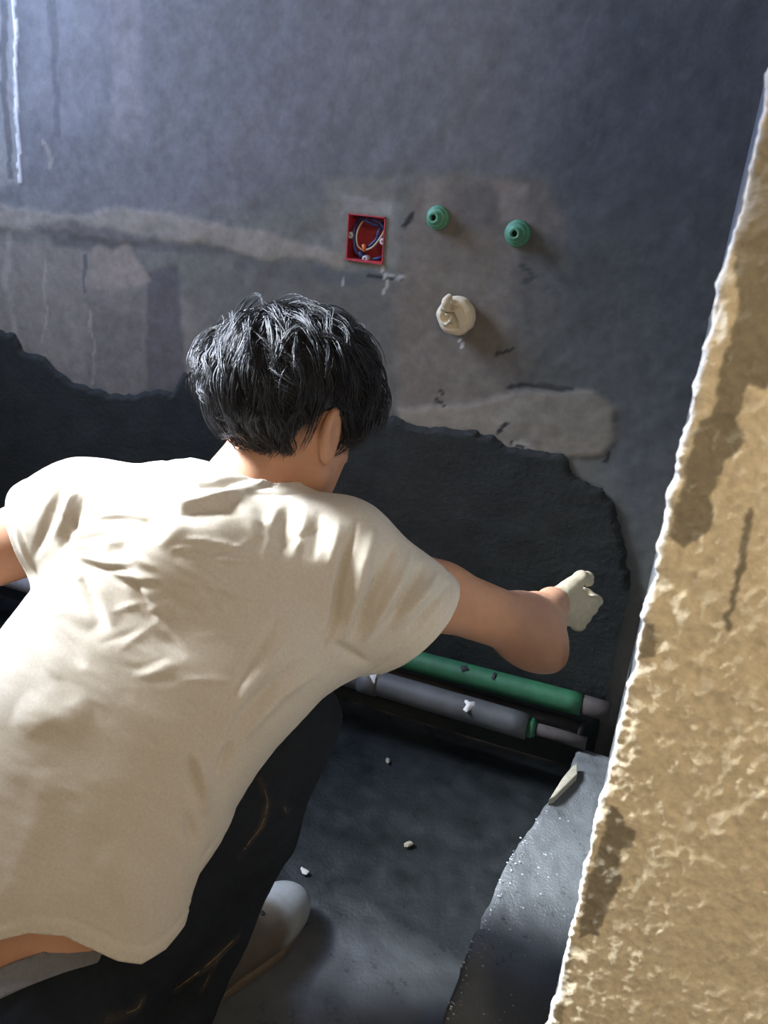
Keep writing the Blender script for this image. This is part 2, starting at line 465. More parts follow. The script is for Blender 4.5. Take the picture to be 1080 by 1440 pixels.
# the filled chase running to the red box
patch([(-200, 275), (0, 288), (110, 305), (150, 292), (230, 298), (300, 312), (390, 332), (440, 350), (482, 356), (482, 378), (440, 368), (400, 362), (380, 366), (330, 350), (250, 335), (190, 345), (90, 325), (-200, 315)], (0.235, 0.215, 0.175), 0.9, 0.006, lift=0.002, mott=0.35)
patch([(40, 315), (110, 310), (190, 330), (250, 340), (330, 352), (330, 362), (200, 350), (90, 345)], (0.11, 0.105, 0.10), 0.75, 0.008, mott=0.4, seed=58)
patch([(330, 358), (440, 372), (470, 392), (400, 400), (330, 380)], (0.12, 0.115, 0.105), 0.7, 0.008, mott=0.4)
patch([(130, 350), (180, 345), (215, 395), (130, 410)], (0.245, 0.21, 0.175), 0.8, 0.006, mott=0.3)
patch([(440, 378), (540, 380), (545, 395), (510, 400), (450, 398)], (0.10, 0.105, 0.105), 0.7, 0.006, mott=0.5, seed=62)
# the pale trowelled patch above the wet coat
patch([(720, 552), (800, 548), (832, 545), (868, 572), (866, 610), (850, 640), (815, 646), (740, 640), (560, 610), (560, 575), (650, 572)], (0.215, 0.195, 0.155), 0.9, 0.005, lift=0.003, mott=0.12)
streak([(716, 545), (760, 543), (805, 544)], (0.07, 0.07, 0.064), 0.006)
streak([(700, 500), (720, 488)], (0.07, 0.07, 0.065), 0.004)
streak([(735, 370), (752, 392), (742, 400)], (0.09, 0.09, 0.08), 0.004)
for a_, b_ in (((612, 565), (626, 573)), ((620, 552), (624, 556)), ((718, 622), (735, 632)), ((700, 606), (712, 597)), ((855, 640), (850, 652)), ((520, 388), (562, 390)), ((570, 318), (582, 300))):
    streak([a_, b_], (0.055, 0.052, 0.048), 0.0045)
streak([(722, 624), (750, 628)], (0.27, 0.25, 0.21), 0.005)
streak([(540, 368), (545, 400), (538, 415)], (0.33, 0.32, 0.28), 0.0035)
streak([(545, 386), (566, 390)], (0.34, 0.34, 0.32), 0.003)
streak([(484, 385), (484, 398)], (0.3, 0.3, 0.27), 0.003)
streak([(646, 480), (647, 487)], (0.5, 0.5, 0.48), 0.0035, rag=0.1)
# drips and runs of the upper left
patch([(-200, -40), (14, -40), (30, 262), (-200, 262)], (0.235, 0.235, 0.21), 0.7, 0.004, mott=0.25)
streak([(18, -40), (21, 60), (24, 150), (31, 256)], (0.52, 0.52, 0.49), 0.006, lift=0.002)
streak([(3, -20), (6, 120), (16, 250)], (0.13, 0.13, 0.125), 0.010)
patch([(150, -40), (196, -40), (202, 180), (190, 200), (160, 190)], (0.205, 0.198, 0.19), 0.7, 0.012)
patch([(40, -40), (140, -40), (150, 140), (90, 200), (40, 150)], (0.185, 0.185, 0.18), 0.6, 0.02)
streak([(72, 0), (78, 120), (84, 190)], (0.12, 0.12, 0.12), 0.010, 0.6)
streak([(60, 200), (72, 225), (70, 235)], (0.22, 0.21, 0.18), 0.007)
streak([(62, 365), (60, 400), (66, 440), (60, 480)], (0.27, 0.245, 0.20), 0.005, 0.7)
streak([(14, 330), (10, 400), (22, 460)], (0.27, 0.25, 0.21), 0.012, 0.5)
streak([(128, 440), (130, 500), (128, 540)], (0.26, 0.24, 0.2), 0.005, 0.6)
streak([(118, 360), (120, 410)], (0.10, 0.10, 0.095), 0.007, 0.8)
mean_ = np.array([0.150, 0.147, 0.135]); col = mean_ + (col - mean_) * 1.3
col = np.clip(col * (1 + 0.16 * fbm(P2[:, 0] * 45, P2[:, 1] * 45, seed=77, octv=3))[:, None], 0.03, 0.9)
nx_, nz_ = len(gx), len(gz)
idx = np.arange(nx_ * nz_).reshape(nx_, nz_)
Q = np.stack([idx[:-1, :-1], idx[1:, :-1], idx[1:, 1:], idx[:-1, 1:]], -1).reshape(-1, 4)
cx_ = (X[:-1, :-1] + X[1:, 1:]).ravel() / 2; cz_ = (Z[:-1, :-1] + Z[1:, 1:]).ravel() / 2
Q = Q[~((cx_ > BX0) & (cx_ < BX1) & (cz_ > BZ0) & (cz_ < BZ1))]
bd = np.maximum(abs(X.ravel() - (BX0 + BX1) / 2) - (BX1 - BX0) / 2, abs(Z.ravel() - (BZ0 + BZ1) / 2) - (BZ1 - BZ0) / 2)
relief = relief * sstep(0.0, 0.02, np.maximum(bd, 0))
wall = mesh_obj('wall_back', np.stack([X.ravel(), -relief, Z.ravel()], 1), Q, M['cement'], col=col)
tag(wall, 'bare grey cement back wall with patched chases and stains', kind='structure')

# ---- fresh dark mortar coat on the lower wall: a layer of its own with a ragged upper edge
top = [(-520, 380), (-200, 420), (-60, 440), (0, 463), (22, 470), (34, 492), (60, 500), (85, 520), (108, 538), (150, 550), (192, 556), (215, 548), (245, 552), (262, 520), (290, 560), (420, 570), (540, 582), (560, 588), (600, 600), (640, 602), (690, 610), (716, 628), (760, 632), (796, 638), (808, 672), (846, 684), (866, 712), (880, 760), (890, 840), (884, 910), (868, 960), (846, 1010), (838, 1075)]
tp = [np.array(p) for p in Wp(top)]
dense = []
for a, b in zip(tp[:-1], tp[1:]):
    n = max(2, int(np.linalg.norm(b - a) / 0.004))
    for k in range(n): dense.append(a + (b - a) * k / n)
dense = np.array(dense)
jit = np.stack([fbm(dense[:, 0] * 60, dense[:, 1] * 60, seed=81), fbm(dense[:, 0] * 60, dense[:, 1] * 60, seed=82)], 1) * 0.009
dense = dense + jit
dense[:, 0] = np.clip(dense[:, 0], XL + 0.002, XR - 0.002)
outline = [tuple(p) for p in dense] + [(tp[-1][0], -0.05), (XL - 0.05, -0.05), (XL - 0.05, dense[0][1])]
cgx = np.arange(XL + 0.003, 0.0, 0.006); cgz = np.arange(0.002, 0.80, 0.006)
X, Z = np.meshgrid(cgx, cgz, indexing='ij'); P = np.stack([X.ravel(), Z.ravel()], 1)
sd = poly_sd(P, outline)
idx = np.arange(len(P)).reshape(X.shape)
T = np.concatenate([np.stack([idx[:-1, :-1], idx[1:, :-1], idx[1:, 1:]], -1).reshape(-1, 3), np.stack([idx[:-1, :-1], idx[1:, 1:], idx[:-1, 1:]], -1).reshape(-1, 3)])
th = 0.0075 + 0.0012 * fbm(P[:, 0] * 18, P[:, 1] * 26, seed=41) + 0.0020 * fbm(P[:, 0] * 5, P[:, 1] * 9, seed=42)
th = th * sstep(0.0, 0.008, -sd) + 0.0035
v, t3 = clip_tris(np.stack([P[:, 0], -th, P[:, 1]], 1), T, -sd)
o = mesh_obj('wet_mortar_coat', v, t3, M['wet'], wall)
tag(o, 'dark wet mortar coat with a ragged upper edge')

# ---- floor (sunken, wet) and the raised ledge along the right wall
fx = np.linspace(XL, XR + 0.02, 200); fy = np.linspace(-1.15, 0, 130)
X, Y = np.meshgrid(fx, fy, indexing='ij'); P = np.stack([X.ravel(), Y.ravel()], 1)
hz = 0.004 * fbm(P[:, 0] * 9, P[:, 1] * 9, seed=5) + 0.0012 * fbm(P[:, 0] * 40, P[:, 1] * 40, seed=6)
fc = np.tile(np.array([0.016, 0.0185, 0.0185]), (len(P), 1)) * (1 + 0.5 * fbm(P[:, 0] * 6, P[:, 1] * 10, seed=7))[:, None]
sheen_mask = sstep(-0.52, -0.66, P[:, 1] + 0.05 * fbm(P[:, 0] * 5, P[:, 1] * 5, seed=8))  # shade near the wall and wet sheen nearer the camera, painted as colour
fc = fc * (1 - sheen_mask[:, None]) + np.array([0.085, 0.090, 0.092]) * sheen_mask[:, None]
idx = np.arange(len(P)).reshape(X.shape)
Q = np.stack([idx[:-1, :-1], idx[1:, :-1], idx[1:, 1:], idx[:-1, 1:]], -1).reshape(-1, 4)
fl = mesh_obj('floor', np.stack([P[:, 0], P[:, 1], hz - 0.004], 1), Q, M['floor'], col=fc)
tag(fl, 'dark wet cement floor of the sunken bathroom', kind='structure')
LZ = 0.12
edge = [(812, 1052), (800, 1080), (778, 1115), (755, 1150), (720, 1200), (685, 1275), (660, 1330), (620, 1440), (590, 1520)]
le = np.array(spline([onz(px, py, LZ)[:2] for px, py in edge], 10))
le[:, 0] += 0.003 * fbm(le[:, 1] * 60, le[:, 0] * 0, seed=15)
nl = 26; V = []; Fc = []
for i, (x, y) in enumerate(le):
    for k in range(nl):
        t = k / (nl - 1)
        xx = x + (XR + 0.02 - x) * t
        zz = LZ - 0.006 * (1 - min(1, t * 9)) ** 2 + 0.0016 * float(vnoise(xx * 70, y * 70, 0, 17)) + 0.003 * float(vnoise(xx * 12, y * 12, 0, 18))
        V.append((xx, y, zz))
n0 = len(V)
for i, (x, y) in enumerate(le): V.append((x + 0.012, y, 0.0))
for i in range(len(le) - 1):
    for k in range(nl - 1):
        Fc.append((i * nl + k, (i + 1) * nl + k, (i + 1) * nl + k + 1, i * nl + k + 1))
    Fc.append((n0 + i, n0 + i + 1, (i + 1) * nl, i * nl))
Fc.append(tuple([n0] + [k for k in range(nl)]))
lo = mesh_obj('floor_ledge', V, Fc, M['ledge'])
tag(lo, 'raised wet grey cement ledge beside the yellowish wall edge', kind='structure')

bm = bmesh.new()  # pale glossy beads added to give the ledge its sparkle
for i in range(230):
    if i < 150:
        k = rng.integers(len(le) // 3, len(le)); x, y = le[k] + np.array([abs(rng.normal()) * 0.010 + 0.001, rng.normal() * 0.006])
    else:
        k = rng.integers(len(le) // 3, len(le)); x, y = le[k]; x = x + rng.random() * (XR - x)
    r = 0.0006 + 0.0010 * rng.random() ** 2
    bmesh.ops.create_icosphere(bm, subdivisions=2, radius=r, matrix=Matrix.Translation((x, y, LZ + r * 0.1)) @ Matrix.Diagonal((1.4, 1.0, 0.7, 1)))
me = bpy.data.meshes.new('sparkle_grains'); bm.to_mesh(me); bm.free()
me.polygons.foreach_set('use_smooth', np.ones(len(me.polygons), bool))
me.materials.append(mat('sparkle_grain', (0.42, 0.45, 0.46), 0.06, spec=0.9))
o = bpy.data.objects.new('sparkle_grains', me); C.objects.link(o); o.parent = lo; o['kind'] = 'stuff'

# ---- the other walls
def room_part(name, parts, m, label):
    v, f_ = join(parts); o = mesh_obj(name, v, f_, m, smooth=False); return tag(o, label, kind='structure')
room_part('ceiling', [box((XL - 0.2, -1.0, ZT), (1.2, 0.15, ZT + 0.1))], M['plain'], 'bare cement ceiling of the bathroom')
room_part('wall_right', [box((XR + 0.014, YF + 0.10, 0), (XR + 0.14, 0.10, ZT))], M['plain'], 'bare cement side wall hidden behind the door wall')
WY0, WY1, WZ0, WZ1 = -0.90, -0.10, 1.42, 2.18
lx0, lx1 = XL - 0.16, XL
room_part('wall_left', [box((lx0, -1.15, 0), (lx1, WY0, ZT)), box((lx0, WY1, 0), (lx1, 0.05, ZT)),
                        box((lx0, WY0, 0), (lx1, WY1, WZ0)), box((lx0, WY0, WZ1), (lx1, WY1, ZT))], M['plain'], 'bare cement left wall holding the bathroom window')
win = empty('window_1', (XL - 0.05, (WY0 + WY1) / 2, WZ0)); tag(win, 'small metal framed bathroom window', kind='structure')
def sub(name, v, f_, m, parent, smooth=True, label=None, loc=None):
    """mesh given in world coordinates, parented to an unrotated empty"""
    L = np.array(parent.location); p = parent
    while p.parent: p = p.parent; L = L + np.array(p.location)
    o = mesh_obj(name, np.asarray(v, float) - L, f_, m, parent, smooth)
    if label: o['label'] = label
    return o
fx_ = XL - 0.05
v, f_ = join([box((fx_ - 0.025, WY0, WZ0), (fx_ + 0.025, WY0 + 0.03, WZ1)), box((fx_ - 0.025, WY1 - 0.03, WZ0), (fx_ + 0.025, WY1, WZ1)),
              box((fx_ - 0.025, WY0, WZ0), (fx_ + 0.025, WY1, WZ0 + 0.03)), box((fx_ - 0.025, WY0, WZ1 - 0.03), (fx_ + 0.025, WY1, WZ1)),
              box((fx_ - 0.02, (WY0 + WY1) / 2 - 0.015, WZ0), (fx_ + 0.02, (WY0 + WY1) / 2 + 0.015, WZ1))])
sub('window_frame', v, f_, M['frame'], win, False)

# ---- foreground wall at the door: rough stucco with a chipped, whitish arris
sv = np.concatenate([np.linspace(-0.10, -0.012, 24), np.arange(-0.0105, 0.30, 0.0016)])
zv = np.arange(0.22, 1.46, 0.0016)
S, Z = np.meshgrid(sv, zv, indexing='ij'); s = S.ravel(); z = Z.ravel()
R0 = 0.004
px_ = np.where(s >= R0, s, np.where(s > -R0, R0 - R0 * np.cos(np.clip((s + R0) / (2 * R0), 0, 1) * math.pi / 2), 0)) + XR
px_ = px_ + np.where(s < -R0, (-s - R0) * 0.14, 0)
py_ = np.where(s <= -R0, YF - s, np.where(s < R0, YF + R0 - R0 * np.sin(np.clip((s + R0) / (2 * R0), 0, 1) * math.pi / 2), YF))
ang = np.clip((s + R0) / (2 * R0), 0, 1) * math.pi / 2
nxv, nyv = -np.cos(ang), -np.sin(ang)
cells = np.abs(vnoise(s * 120 - z * 70, z * 95 + s * 90, 0, 91)) ** 0.8
bump = 0.0007 * (1 - cells * 1.5) + 0.0021 * fbm(s * 86 + z * 48, z * 66 - s * 60, seed=92, octv=3) + 0.0025 * fbm(s * 14, z * 14, seed=93, octv=2)
near = np.exp(-(s / 0.010) ** 2)
bump = bump + near * (0.0040 * fbm(s * 25, z * 60, seed=94, octv=4, gain=0.65) + 0.0050 * fbm(s * 8, z * 14, seed=97, octv=2))
pv = np.stack([px_ + nxv * bump, py_ + nyv * bump, z], 1)
base = np.array([0.86, 0.74, 0.52])
fcol = np.tile(base, (len(s), 1)) * (1 + 0.16 * fbm(s * 130, z * 110, seed=95) - 0.10 * sstep(0.3, 0.9, cells))[:, None]
Pj = np.stack([s, z], 1) + 0.004 * np.stack([fbm(s * 120, z * 120, seed=96), fbm(s * 120, z * 120, seed=98)], 1)
def Jp(pts): return [(ony(a, b, YF)[0] - XR, ony(a, b, YF)[2]) for a, b in pts]
grey = np.array([0.27, 0.235, 0.17])
for pts, amt in (
    ([(1062, 180), (1140, 100), (1140, 470), (1080, 545), (1050, 540), (1030, 620), (1000, 600), (1012, 520), (1040, 430), (1030, 330)], 0.9),
    ([(985, 590), (1035, 580), (1048, 620), (1020, 650), (1000, 700), (1002, 740), (962, 770), (940, 752), (955, 690)], 0.92),
    ([(905, 880), (922, 875), (920, 925), (895, 925)], 0.85),
    ([(858, 1130), (872, 1135), (878, 1160), (893, 1172), (890, 1190), (872, 1195), (872, 1240), (850, 1285), (842, 1315), (812, 1318), (822, 1255), (842, 1200)], 0.92),
    ([(795, 1330), (806, 1330), (790, 1440), (780, 1440)], 0.6),
    ([(1046, 720), (1058, 712), (1052, 770), (1035, 830), (1026, 888), (1018, 880), (1028, 820), (1042, 765)], 0.95)):
    sd = poly_sd(Pj, Jp(pts)); mk = ((1 - sstep(-0.001, 0.0015, sd)) * amt)[:, None]
    fcol = fcol * (1 - mk) + grey * (1 + 0.12 * fbm(s * 200, z * 200, seed=99))[:, None] * mk
wm = (np.exp(-((s + 0.001) / 0.0045) ** 2) * np.clip(0.75 + 0.7 * fbm(s * 10, z * 60, seed=100), 0, 1))[:, None]
fcol = fcol * (1 - wm) + np.array([0.72, 0.72, 0.70]) * wm
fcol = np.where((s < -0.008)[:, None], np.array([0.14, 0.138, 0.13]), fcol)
idx = np.arange(len(s)).reshape(S.shape)
Q = np.stack([idx[:-1, :-1], idx[1:, :-1], idx[1:, 1:], idx[:-1, 1:]], -1).reshape(-1, 4)
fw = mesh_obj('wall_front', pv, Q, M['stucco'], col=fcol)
tag(fw, 'rough yellowish cement wall edge close in the right foreground', kind='structure')
M['stucco2'] = mat('plain_stucco', tuple(base), 0.95, nscale=220, namt=0.14, bscale=120, bstr=0.8, bdist=0.004, spec=0.2)
v, f_ = join([box((XR + 0.298, YF, 0), (1.2, YF + 0.10, ZT)), box((XR + 0.001, YF + 0.0015, 0), (XR + 0.3, YF + 0.10, 0.223)), box((XR + 0.001, YF + 0.0015, 1.457), (XR + 0.3, YF + 0.10, ZT)),
              box((XL - 0.6, YF - 0.25, 0), (-1.10, YF - 0.13, ZT)), box((-1.10, YF - 0.25, 2.1), (XR, YF - 0.13, ZT))])
o = mesh_obj('door_wall_mass', v, f_, M['stucco2'], fw, smooth=False)

# ================================================================ PLUMBING AND ELECTRICS
# red junction box let into the wall
bxl = empty('junction_box', ((BX0 + BX1) / 2, 0.0, BZ0)); tag(bxl, 'red plastic electrical box with loose wires set in the wall', 'electrical box')
DP = 0.045; t_ = 0.002
v, f_ = join([box((BX0, -0.003, BZ0), (BX0 + t_, DP, BZ1)), box((BX1 - t_, -0.003, BZ0), (BX1, DP, BZ1)),
              box((BX0, -0.003, BZ1 - t_), (BX1, DP, BZ1)), box((BX0, -0.005, BZ0), (BX1, DP, BZ0 + t_ * 2)), box((BX0, DP, BZ0), (BX1, DP + t_, BZ1))])
sub('body', v, f_, M['red'], bxl, False)
def bxp(u, w_, d): return np.array([BX0 + (BX1 - BX0) * u, d, BZ1 + (BZ0 - BZ1) * w_])
for (u, w_) in ((0.06, 0.46), (0.94, 0.52), (0.5, 0.93)):
    c = bxp(u, w_, 0.002); v, f_ = lathe(c, (0, -1, 0), [(-0.012, 0.006), (0, 0.006), (0.001, 0.0045), (0.001, 0.0018), (-0.004, 0.0018)], 16)
    sub('screw_lug', v, f_, M['white'], bxl)
v, f_ = tube(spline([bxp(.45, .02, .03), bxp(.30, .18, .012), bxp(.23, .42, .004), bxp(.27, .65, .003), bxp(.40, .76, .006)]), 0.0017, 8); sub('wire', v, f_, M['tan'], bxl, label='tan wire')
v, f_ = tube(spline([bxp(.50, .74, .004), bxp(.68, .66, .003), bxp(.84, .48, .003), bxp(.93, .28, .01), bxp(.85, .05, .03)]), 0.0018, 8); sub('wire', v, f_, M['tan'], bxl, label='tan wire')
for k, pts in enumerate(([(.2, .05, .03), (.14, .3, .008), (.17, .62, .005), (.25, .82, .006), (.45, .86, .015)], [(.3, .03, .035), (.55, .08, .012), (.8, .14, .008), (.92, .3, .012), (.8, .5, .03)], [(.85, .1, .03), (.78, .3, .012), (.72, .5, .01), (.55, .66, .01), (.42, .78, .01)], [(.65, .93, .012), (.85, .88, .01), (.96, .78, .02)], [(.1, .08, .03), (.4, .12, .01), (.7, .2, .012), (.9, .1, .03)])):
    v, f_ = tube(spline([bxp(*q) for q in pts]), 0.0028, 8); sub('wire', v, f_, M['blue'], bxl, label='dark blue wire')
v, f_ = lathe(bxp(.42, .62, .006), nrm((0.3, -0.2, -1)), [(0, 0.002), (0.001, 0.0042), (0.013, 0.0036), (0.014, 0.001)], 14); sub('wire_cap', v, f_, M['orange'], bxl)
v, f_ = lathe(bxp(.30, .80, .010), nrm((0.5, -0.2, -.7)), [(0, 0.002), (0.001, 0.005), (0.012, 0.0048), (0.013, 0.001)], 14); sub('tape_wrap', v, f_, M['blue'], bxl)

# two green water outlets with screwed-in plugs
for (px, py, k, lab) in ((617, 306, 0, 'green plastic water outlet nearest the red electrical box'), (729, 328, 1, 'green plastic water outlet farther right, to the upper right of the rag-stuffed pipe')):
    c = ony(px, py, 0); c = np.array([c[0], 0.0, c[2]])
    e = empty('water_outlet', tuple(c)); tag(e, lab, 'pipe fitting', 'green water outlets on the wall')
    s_ = 1.0 if k else 0.92
    ax = (-0.02, -1, 0.02)
    v, f_ = lathe(c, ax, [(-0.01, 0.022 * s_), (0.008, 0.022 * s_), (0.0105, 0.0205 * s_), (0.0105, 0.017), (0.013, 0.0165)], 36); sub('socket', v, f_, M['green'], e)
    v, f_ = lathe(c, ax, [(0.008, 0.0165), (0.015, 0.0162), (0.0165, 0.0145), (0.0165, 0.0105), (0.029, 0.0100), (0.0305, 0.0088), (0.0305, 0.0052), (0.022, 0.005)], 36); p = sub('plug', v, f_, M['green'], e)
    v, f_ = lathe(c, ax, [(0.0225, 0.0051), (0.0225, 0.0002)], 20); sub('bore', v, f_, M['dark'], e)

# rag-stuffed drain stub
c = ony(645, 442, 0); c = np.array([c[0], 0, c[2]])
e = empty('drain_stub', tuple(c)); tag(e, 'pale rag stuffed into a drain stub below the green outlets', 'pipe')
v, f_ = lathe(c, (0, -1, 0), [(-0.02, 0.0315), (0.016, 0.0315), (0.018, 0.0305), (0.018, 0.028), (0.0, 0.028)], 36); sub('pipe_stub', v, f_, M['chip'], e)
V = []; Fc = []; nr, na = 26, 56
for i in range(nr):
    for k in range(na):
        r = i / (nr - 1); a = 2 * math.pi * k / na
        sw = 1 - 2 * abs(math.sin(1.5 * a + 6.5 * r + 1.2 * float(vnoise(math.cos(a) * 2, math.sin(a) * 2, r * 2, 5)))) ** 0.8
        rr = 0.0345 * r * (1 + 0.07 * float(vnoise(math.cos(a) * 2.5, math.sin(a) * 2.5, 4.0, 8)))
        d = 0.019 + 0.020 * math.sqrt(max(0, 1 - r * r * 0.96)) + 0.0085 * sw * math.sin(math.pi * min(1, r * 1.1 + 0.15)) 
        if i == nr - 1: d = 0.012
        V.append(c + np.array([math.cos(a) * rr - 0.008 * (1 - r), -d, math.sin(a) * rr + 0.006 * (1 - r)]))
for i in range(nr - 1):
    for k in range(na):
        k2 = (k + 1) % na; Fc.append((i * na + k, i * na + k2, (i + 1) * na + k2, (i + 1) * na + k))
rg = sub('rag', V, Fc, M['rag'], e)
v, f_ = tube(spline([c + np.array([-0.012, -0.036, 0.015]), c + np.array([-0.014, -0.044, 0.022]), c + np.array([-0.013, -0.042, 0.030]), c + np.array([-0.010, -0.034, 0.034])]), [0.009] * 6 + [0.007] * 10 + [0.006] * 9, 12)
sub('rag_tuft', v, f_, M['rag'], e)

# pipes along the foot of the wall
gp = empty('grey_pipe', tuple(ony(470, 942, -0.10))); tag(gp, 'long grey plastic drain pipe along the foot of the wall', 'pipe')
A = ony(-260, 728, -0.10); A[0] = XL + 0.01; B = ony(742, 1022, -0.10)
A[2] = B[2] = 0.137
v, f_ = lathe(A, B - A, [(0, 0.0), (0, 0.026)] + [(np.linalg.norm(B - A) * t, 0.026) for t in np.linspace(0.02, 0.98, 30)] + [(np.linalg.norm(B - A), 0.0255), (np.linalg.norm(B - A), 0.0)], 28); pp = sub('pipe', v, f_, M['greypipe'], gp)
dv = nrm(B - A)
v, f_ = lathe(A + np.array([0, 0, 0]), dv, [(0.0, 0.0262), (0.0, 0.0272)] + [(t, 0.0272) for t in np.linspace(0.05, 0.62, 12)] + [(0.622, 0.0262)], 28); sub('lit_sleeve', v, f_, M['white'], gp, label='pale length of the pipe, window light painted in')  # white sleeve paints the window's light onto the left end of the pipe
q = ony(520, 957, -0.10)
v, f_ = lathe(np.array([q[0], -0.10, 0.137]), dv, [(-0.02, 0.0262), (-0.02, 0.0285), (0.02, 0.0285), (0.02, 0.0262)], 28); sub('coupling', v, f_, M['greypipe'], gp)
v, f_ = lathe(B - dv * 0.002, dv, [(0, 0.010), (0, 0.019), (0.012, 0.0195), (0.014, 0.017), (0.018, 0.016), (0.018, 0.005)], 20, wob=0.12, seed=3); sub('tape_wrap', v, f_, M['greenpipe'], gp, label='green tape at the pipe end')
v, f_ = tube([B, B + dv * 0.06 + np.array([0, 0, 0.001]), B + dv * 0.115], 0.0125, 16); sub('thin_pipe', v, f_, M['brown'], gp, label='thin brown pipe end')
for px, py, n in ((660, 983, 0), (524, 944, 1)):
    c = ony(px, py, -0.12); c = np.array([c[0], -0.112, 0.1615])
    v, f_ = lathe(c, (0.1, -0.45, 1), [(-0.002, 0.011), (0.001, 0.010), (0.002, 0.004), (0.002, 0.0002)], 14, wob=0.9, seed=n)
    sub('plaster_splash', v, f_, M['white'], gp, label='pale plaster splash')
A = ony(505, 918, -0.05); B = ony(818, 991, -0.05); A = A - nrm(B - A) * 0.4
g2 = empty('green_pipe', tuple(A)); tag(g2, 'green plastic water pipe running under the outstretched arm', 'pipe')
A[2] = 0.172; B[2] = 0.187; dv = nrm(B - A); Ln = np.linalg.norm(B - A)
v, f_ = lathe(A, dv, [(0, 0), (0, 0.0225)] + [(Ln * t, 0.0225) for t in np.linspace(0.03, 0.97, 24)] + [(Ln, 0.0222), (Ln, 0.0)], 28); sub('pipe', v, f_, M['greenpipe'], g2)
v, f_ = tube([B - dv * 0.004, B + dv * 0.03, B + dv * 0.055], [0.0205, 0.0195, 0.018], 18); sub('dirty_end', v, f_, M['brown'], g2, label='brown mortar-smeared pipe end')
for px, py in ((652, 943), (694, 953)):
    q = ony(px, py, -0.065); c = A + dv * ((q - A) @ dv) + np.array([0, -0.0115, 0.0197])
    v, f_ = lathe(c, (0, -0.5, 1), [(-0.001, 0.007), (0.0006, 0.006), (0.001, 0.0002)], 10, wob=0.9, seed=int(px)); sub('mortar_spot', v, f_, M['dark'], g2)
A = ony(640, 985, -0.045); B = ony(822, 1021, -0.045); A[2] = B[2] = 0.128
g3 = empty('brown_pipe', tuple(A)); tag(g3, 'thin brown pipe lying between the green and grey pipes', 'pipe')
v, f_ = tube([A - nrm(B - A) * 0.3, A, (A + B) / 2 + np.array([0, 0, .002]), B], 0.0125, 16); sub('pipe', v, f_, M['brown'], g3)
v, f_ = lathe(B - nrm(B - A) * 0.01, nrm(B - A), [(0, 0.0125), (0, 0.0145), (0.008, 0.0145), (0.008, 0.0125)], 18); sub('collar', v, f_, M['brown'], g3)

# mortar wedge at the far end of the ledge, and crumbs
pts = [(812, 1074), (806, 1076), (792, 1092), (772, 1124), (780, 1120), (800, 1100), (812, 1088)]
bm = bmesh.new(); vs_ = [bm.verts.new(tuple(onz(a, b, 0.135))) for a, b in pts]; f = bm.faces.new(vs_)
ex = bmesh.ops.extrude_face_region(bm, geom=[f])
for g in ex['geom']:
    if isinstance(g, bmesh.types.BMVert): g.co.z -= 0.017
bmesh.ops.recalc_face_normals(bm, faces=bm.faces[:]); me = bpy.data.meshes.new('mortar_wedge'); bm.to_mesh(me); bm.free(); me.materials.append(M['chip'])
o = bpy.data.objects.new('mortar_wedge', me); C.objects.link(o); tag(bevel(o, 0.002), 'pale mortar wedge lying at the far end of the ledge', 'mortar chip')
def crumb(px, py, z, size, seed, label, m='chip'):
    c = onz(px, py, z)
    bm = bmesh.new(); bmesh.ops.create_icosphere(bm, subdivisions=2, radius=1)
    for vtx in bm.verts:
        n = 1 + 0.45 * float(vnoise(vtx.co.x * 1.7 + seed, vtx.co.y * 1.7, vtx.co.z * 1.7, seed))
        vtx.co = Vector((vtx.co.x * size * n * 1.5, vtx.co.y * size * n * 0.8, vtx.co.z * size * n * 0.55))
    me = bpy.data.meshes.new('mortar_crumb'); bm.to_mesh(me); bm.free(); me.materials.append(M[m])
    o = bpy.data.objects.new('mortar_crumb', me); C.objects.link(o); o.location = (c[0], c[1], z + size * 0.35); o.rotation_euler.z = seed
    tag(o, label, 'mortar crumb', 'mortar crumbs on the floor')
crumb(574, 1188, 0.0, 0.0065, 1, 'pale mortar crumb at the middle of the dark floor')
crumb(545, 1071, 0.0, 0.006, 2, 'small mortar crumb on the floor just below the grey pipe')
crumb(428, 1226, 0.0, 0.006, 3, 'bright wet crumb on the floor beside the shoe toe', 'white')

# ================================================================ THE WORKER
PB = np.array([-0.45, -0.85, 0.0])
person = empty('person', tuple(PB))
tag(person, 'squatting worker in a pale T-shirt reaching out to smooth the wet wall', 'person')
def pobj(name, V, Fq, m, parent=person, col=None, label=None):
    off = PB if parent is person else PB
    o = mesh_obj(name, np.asarray(V, float) - PB, Fq, m, parent, True, col)
    if label: o['label'] = label
    return o
# joints
NB = nrm((0.02, -0.60, 0.80))                       # outward normal of the bent back
srf = [at(318, 668, 1.00), at(262, 745, 0.955), at(180, 870, 0.925), at(78, 1010, 0.905), at(8, 1170, 0.895), at(-15, 1300, 0.89)]
bth = [0.075, 0.105, 0.112, 0.110, 0.112, 0.115]
ctr = [p - NB * b for p, b in zip(srf, bth)]
RV = nrm(at(500, 770, 1.02) - at(110, 700, 1.0))
shR = at(478, 778, 1.04); shL = at(120, 724, 1.03)
elR = at(741, 884, 1.19); wrR = at(776, 850, 1.375); haR = at(800, 852, 1.445)
elL = at(-95, 810, 1.10); wrL = at(-235, 800, 1.30); haL = at(-285, 800, 1.37)
neck0 = at(340, 700, 1.07); neck1 = at(395, 625, 1.10)
HC = at(417, 568, 1.07)                             # centre of the skull
HF = nrm((0.36, 0.80, -0.47)); HU = nrm(np.array([-0.02, 0.40, 0.90]) - HF * (np.array([-0.02, 0.40, 0.90]) @ HF)); HR = np.cross(HF, HU)
pel = at(-10, 1385, 1.00)
hipR = pel + RV * 0.085; hipL = pel - RV * 0.085
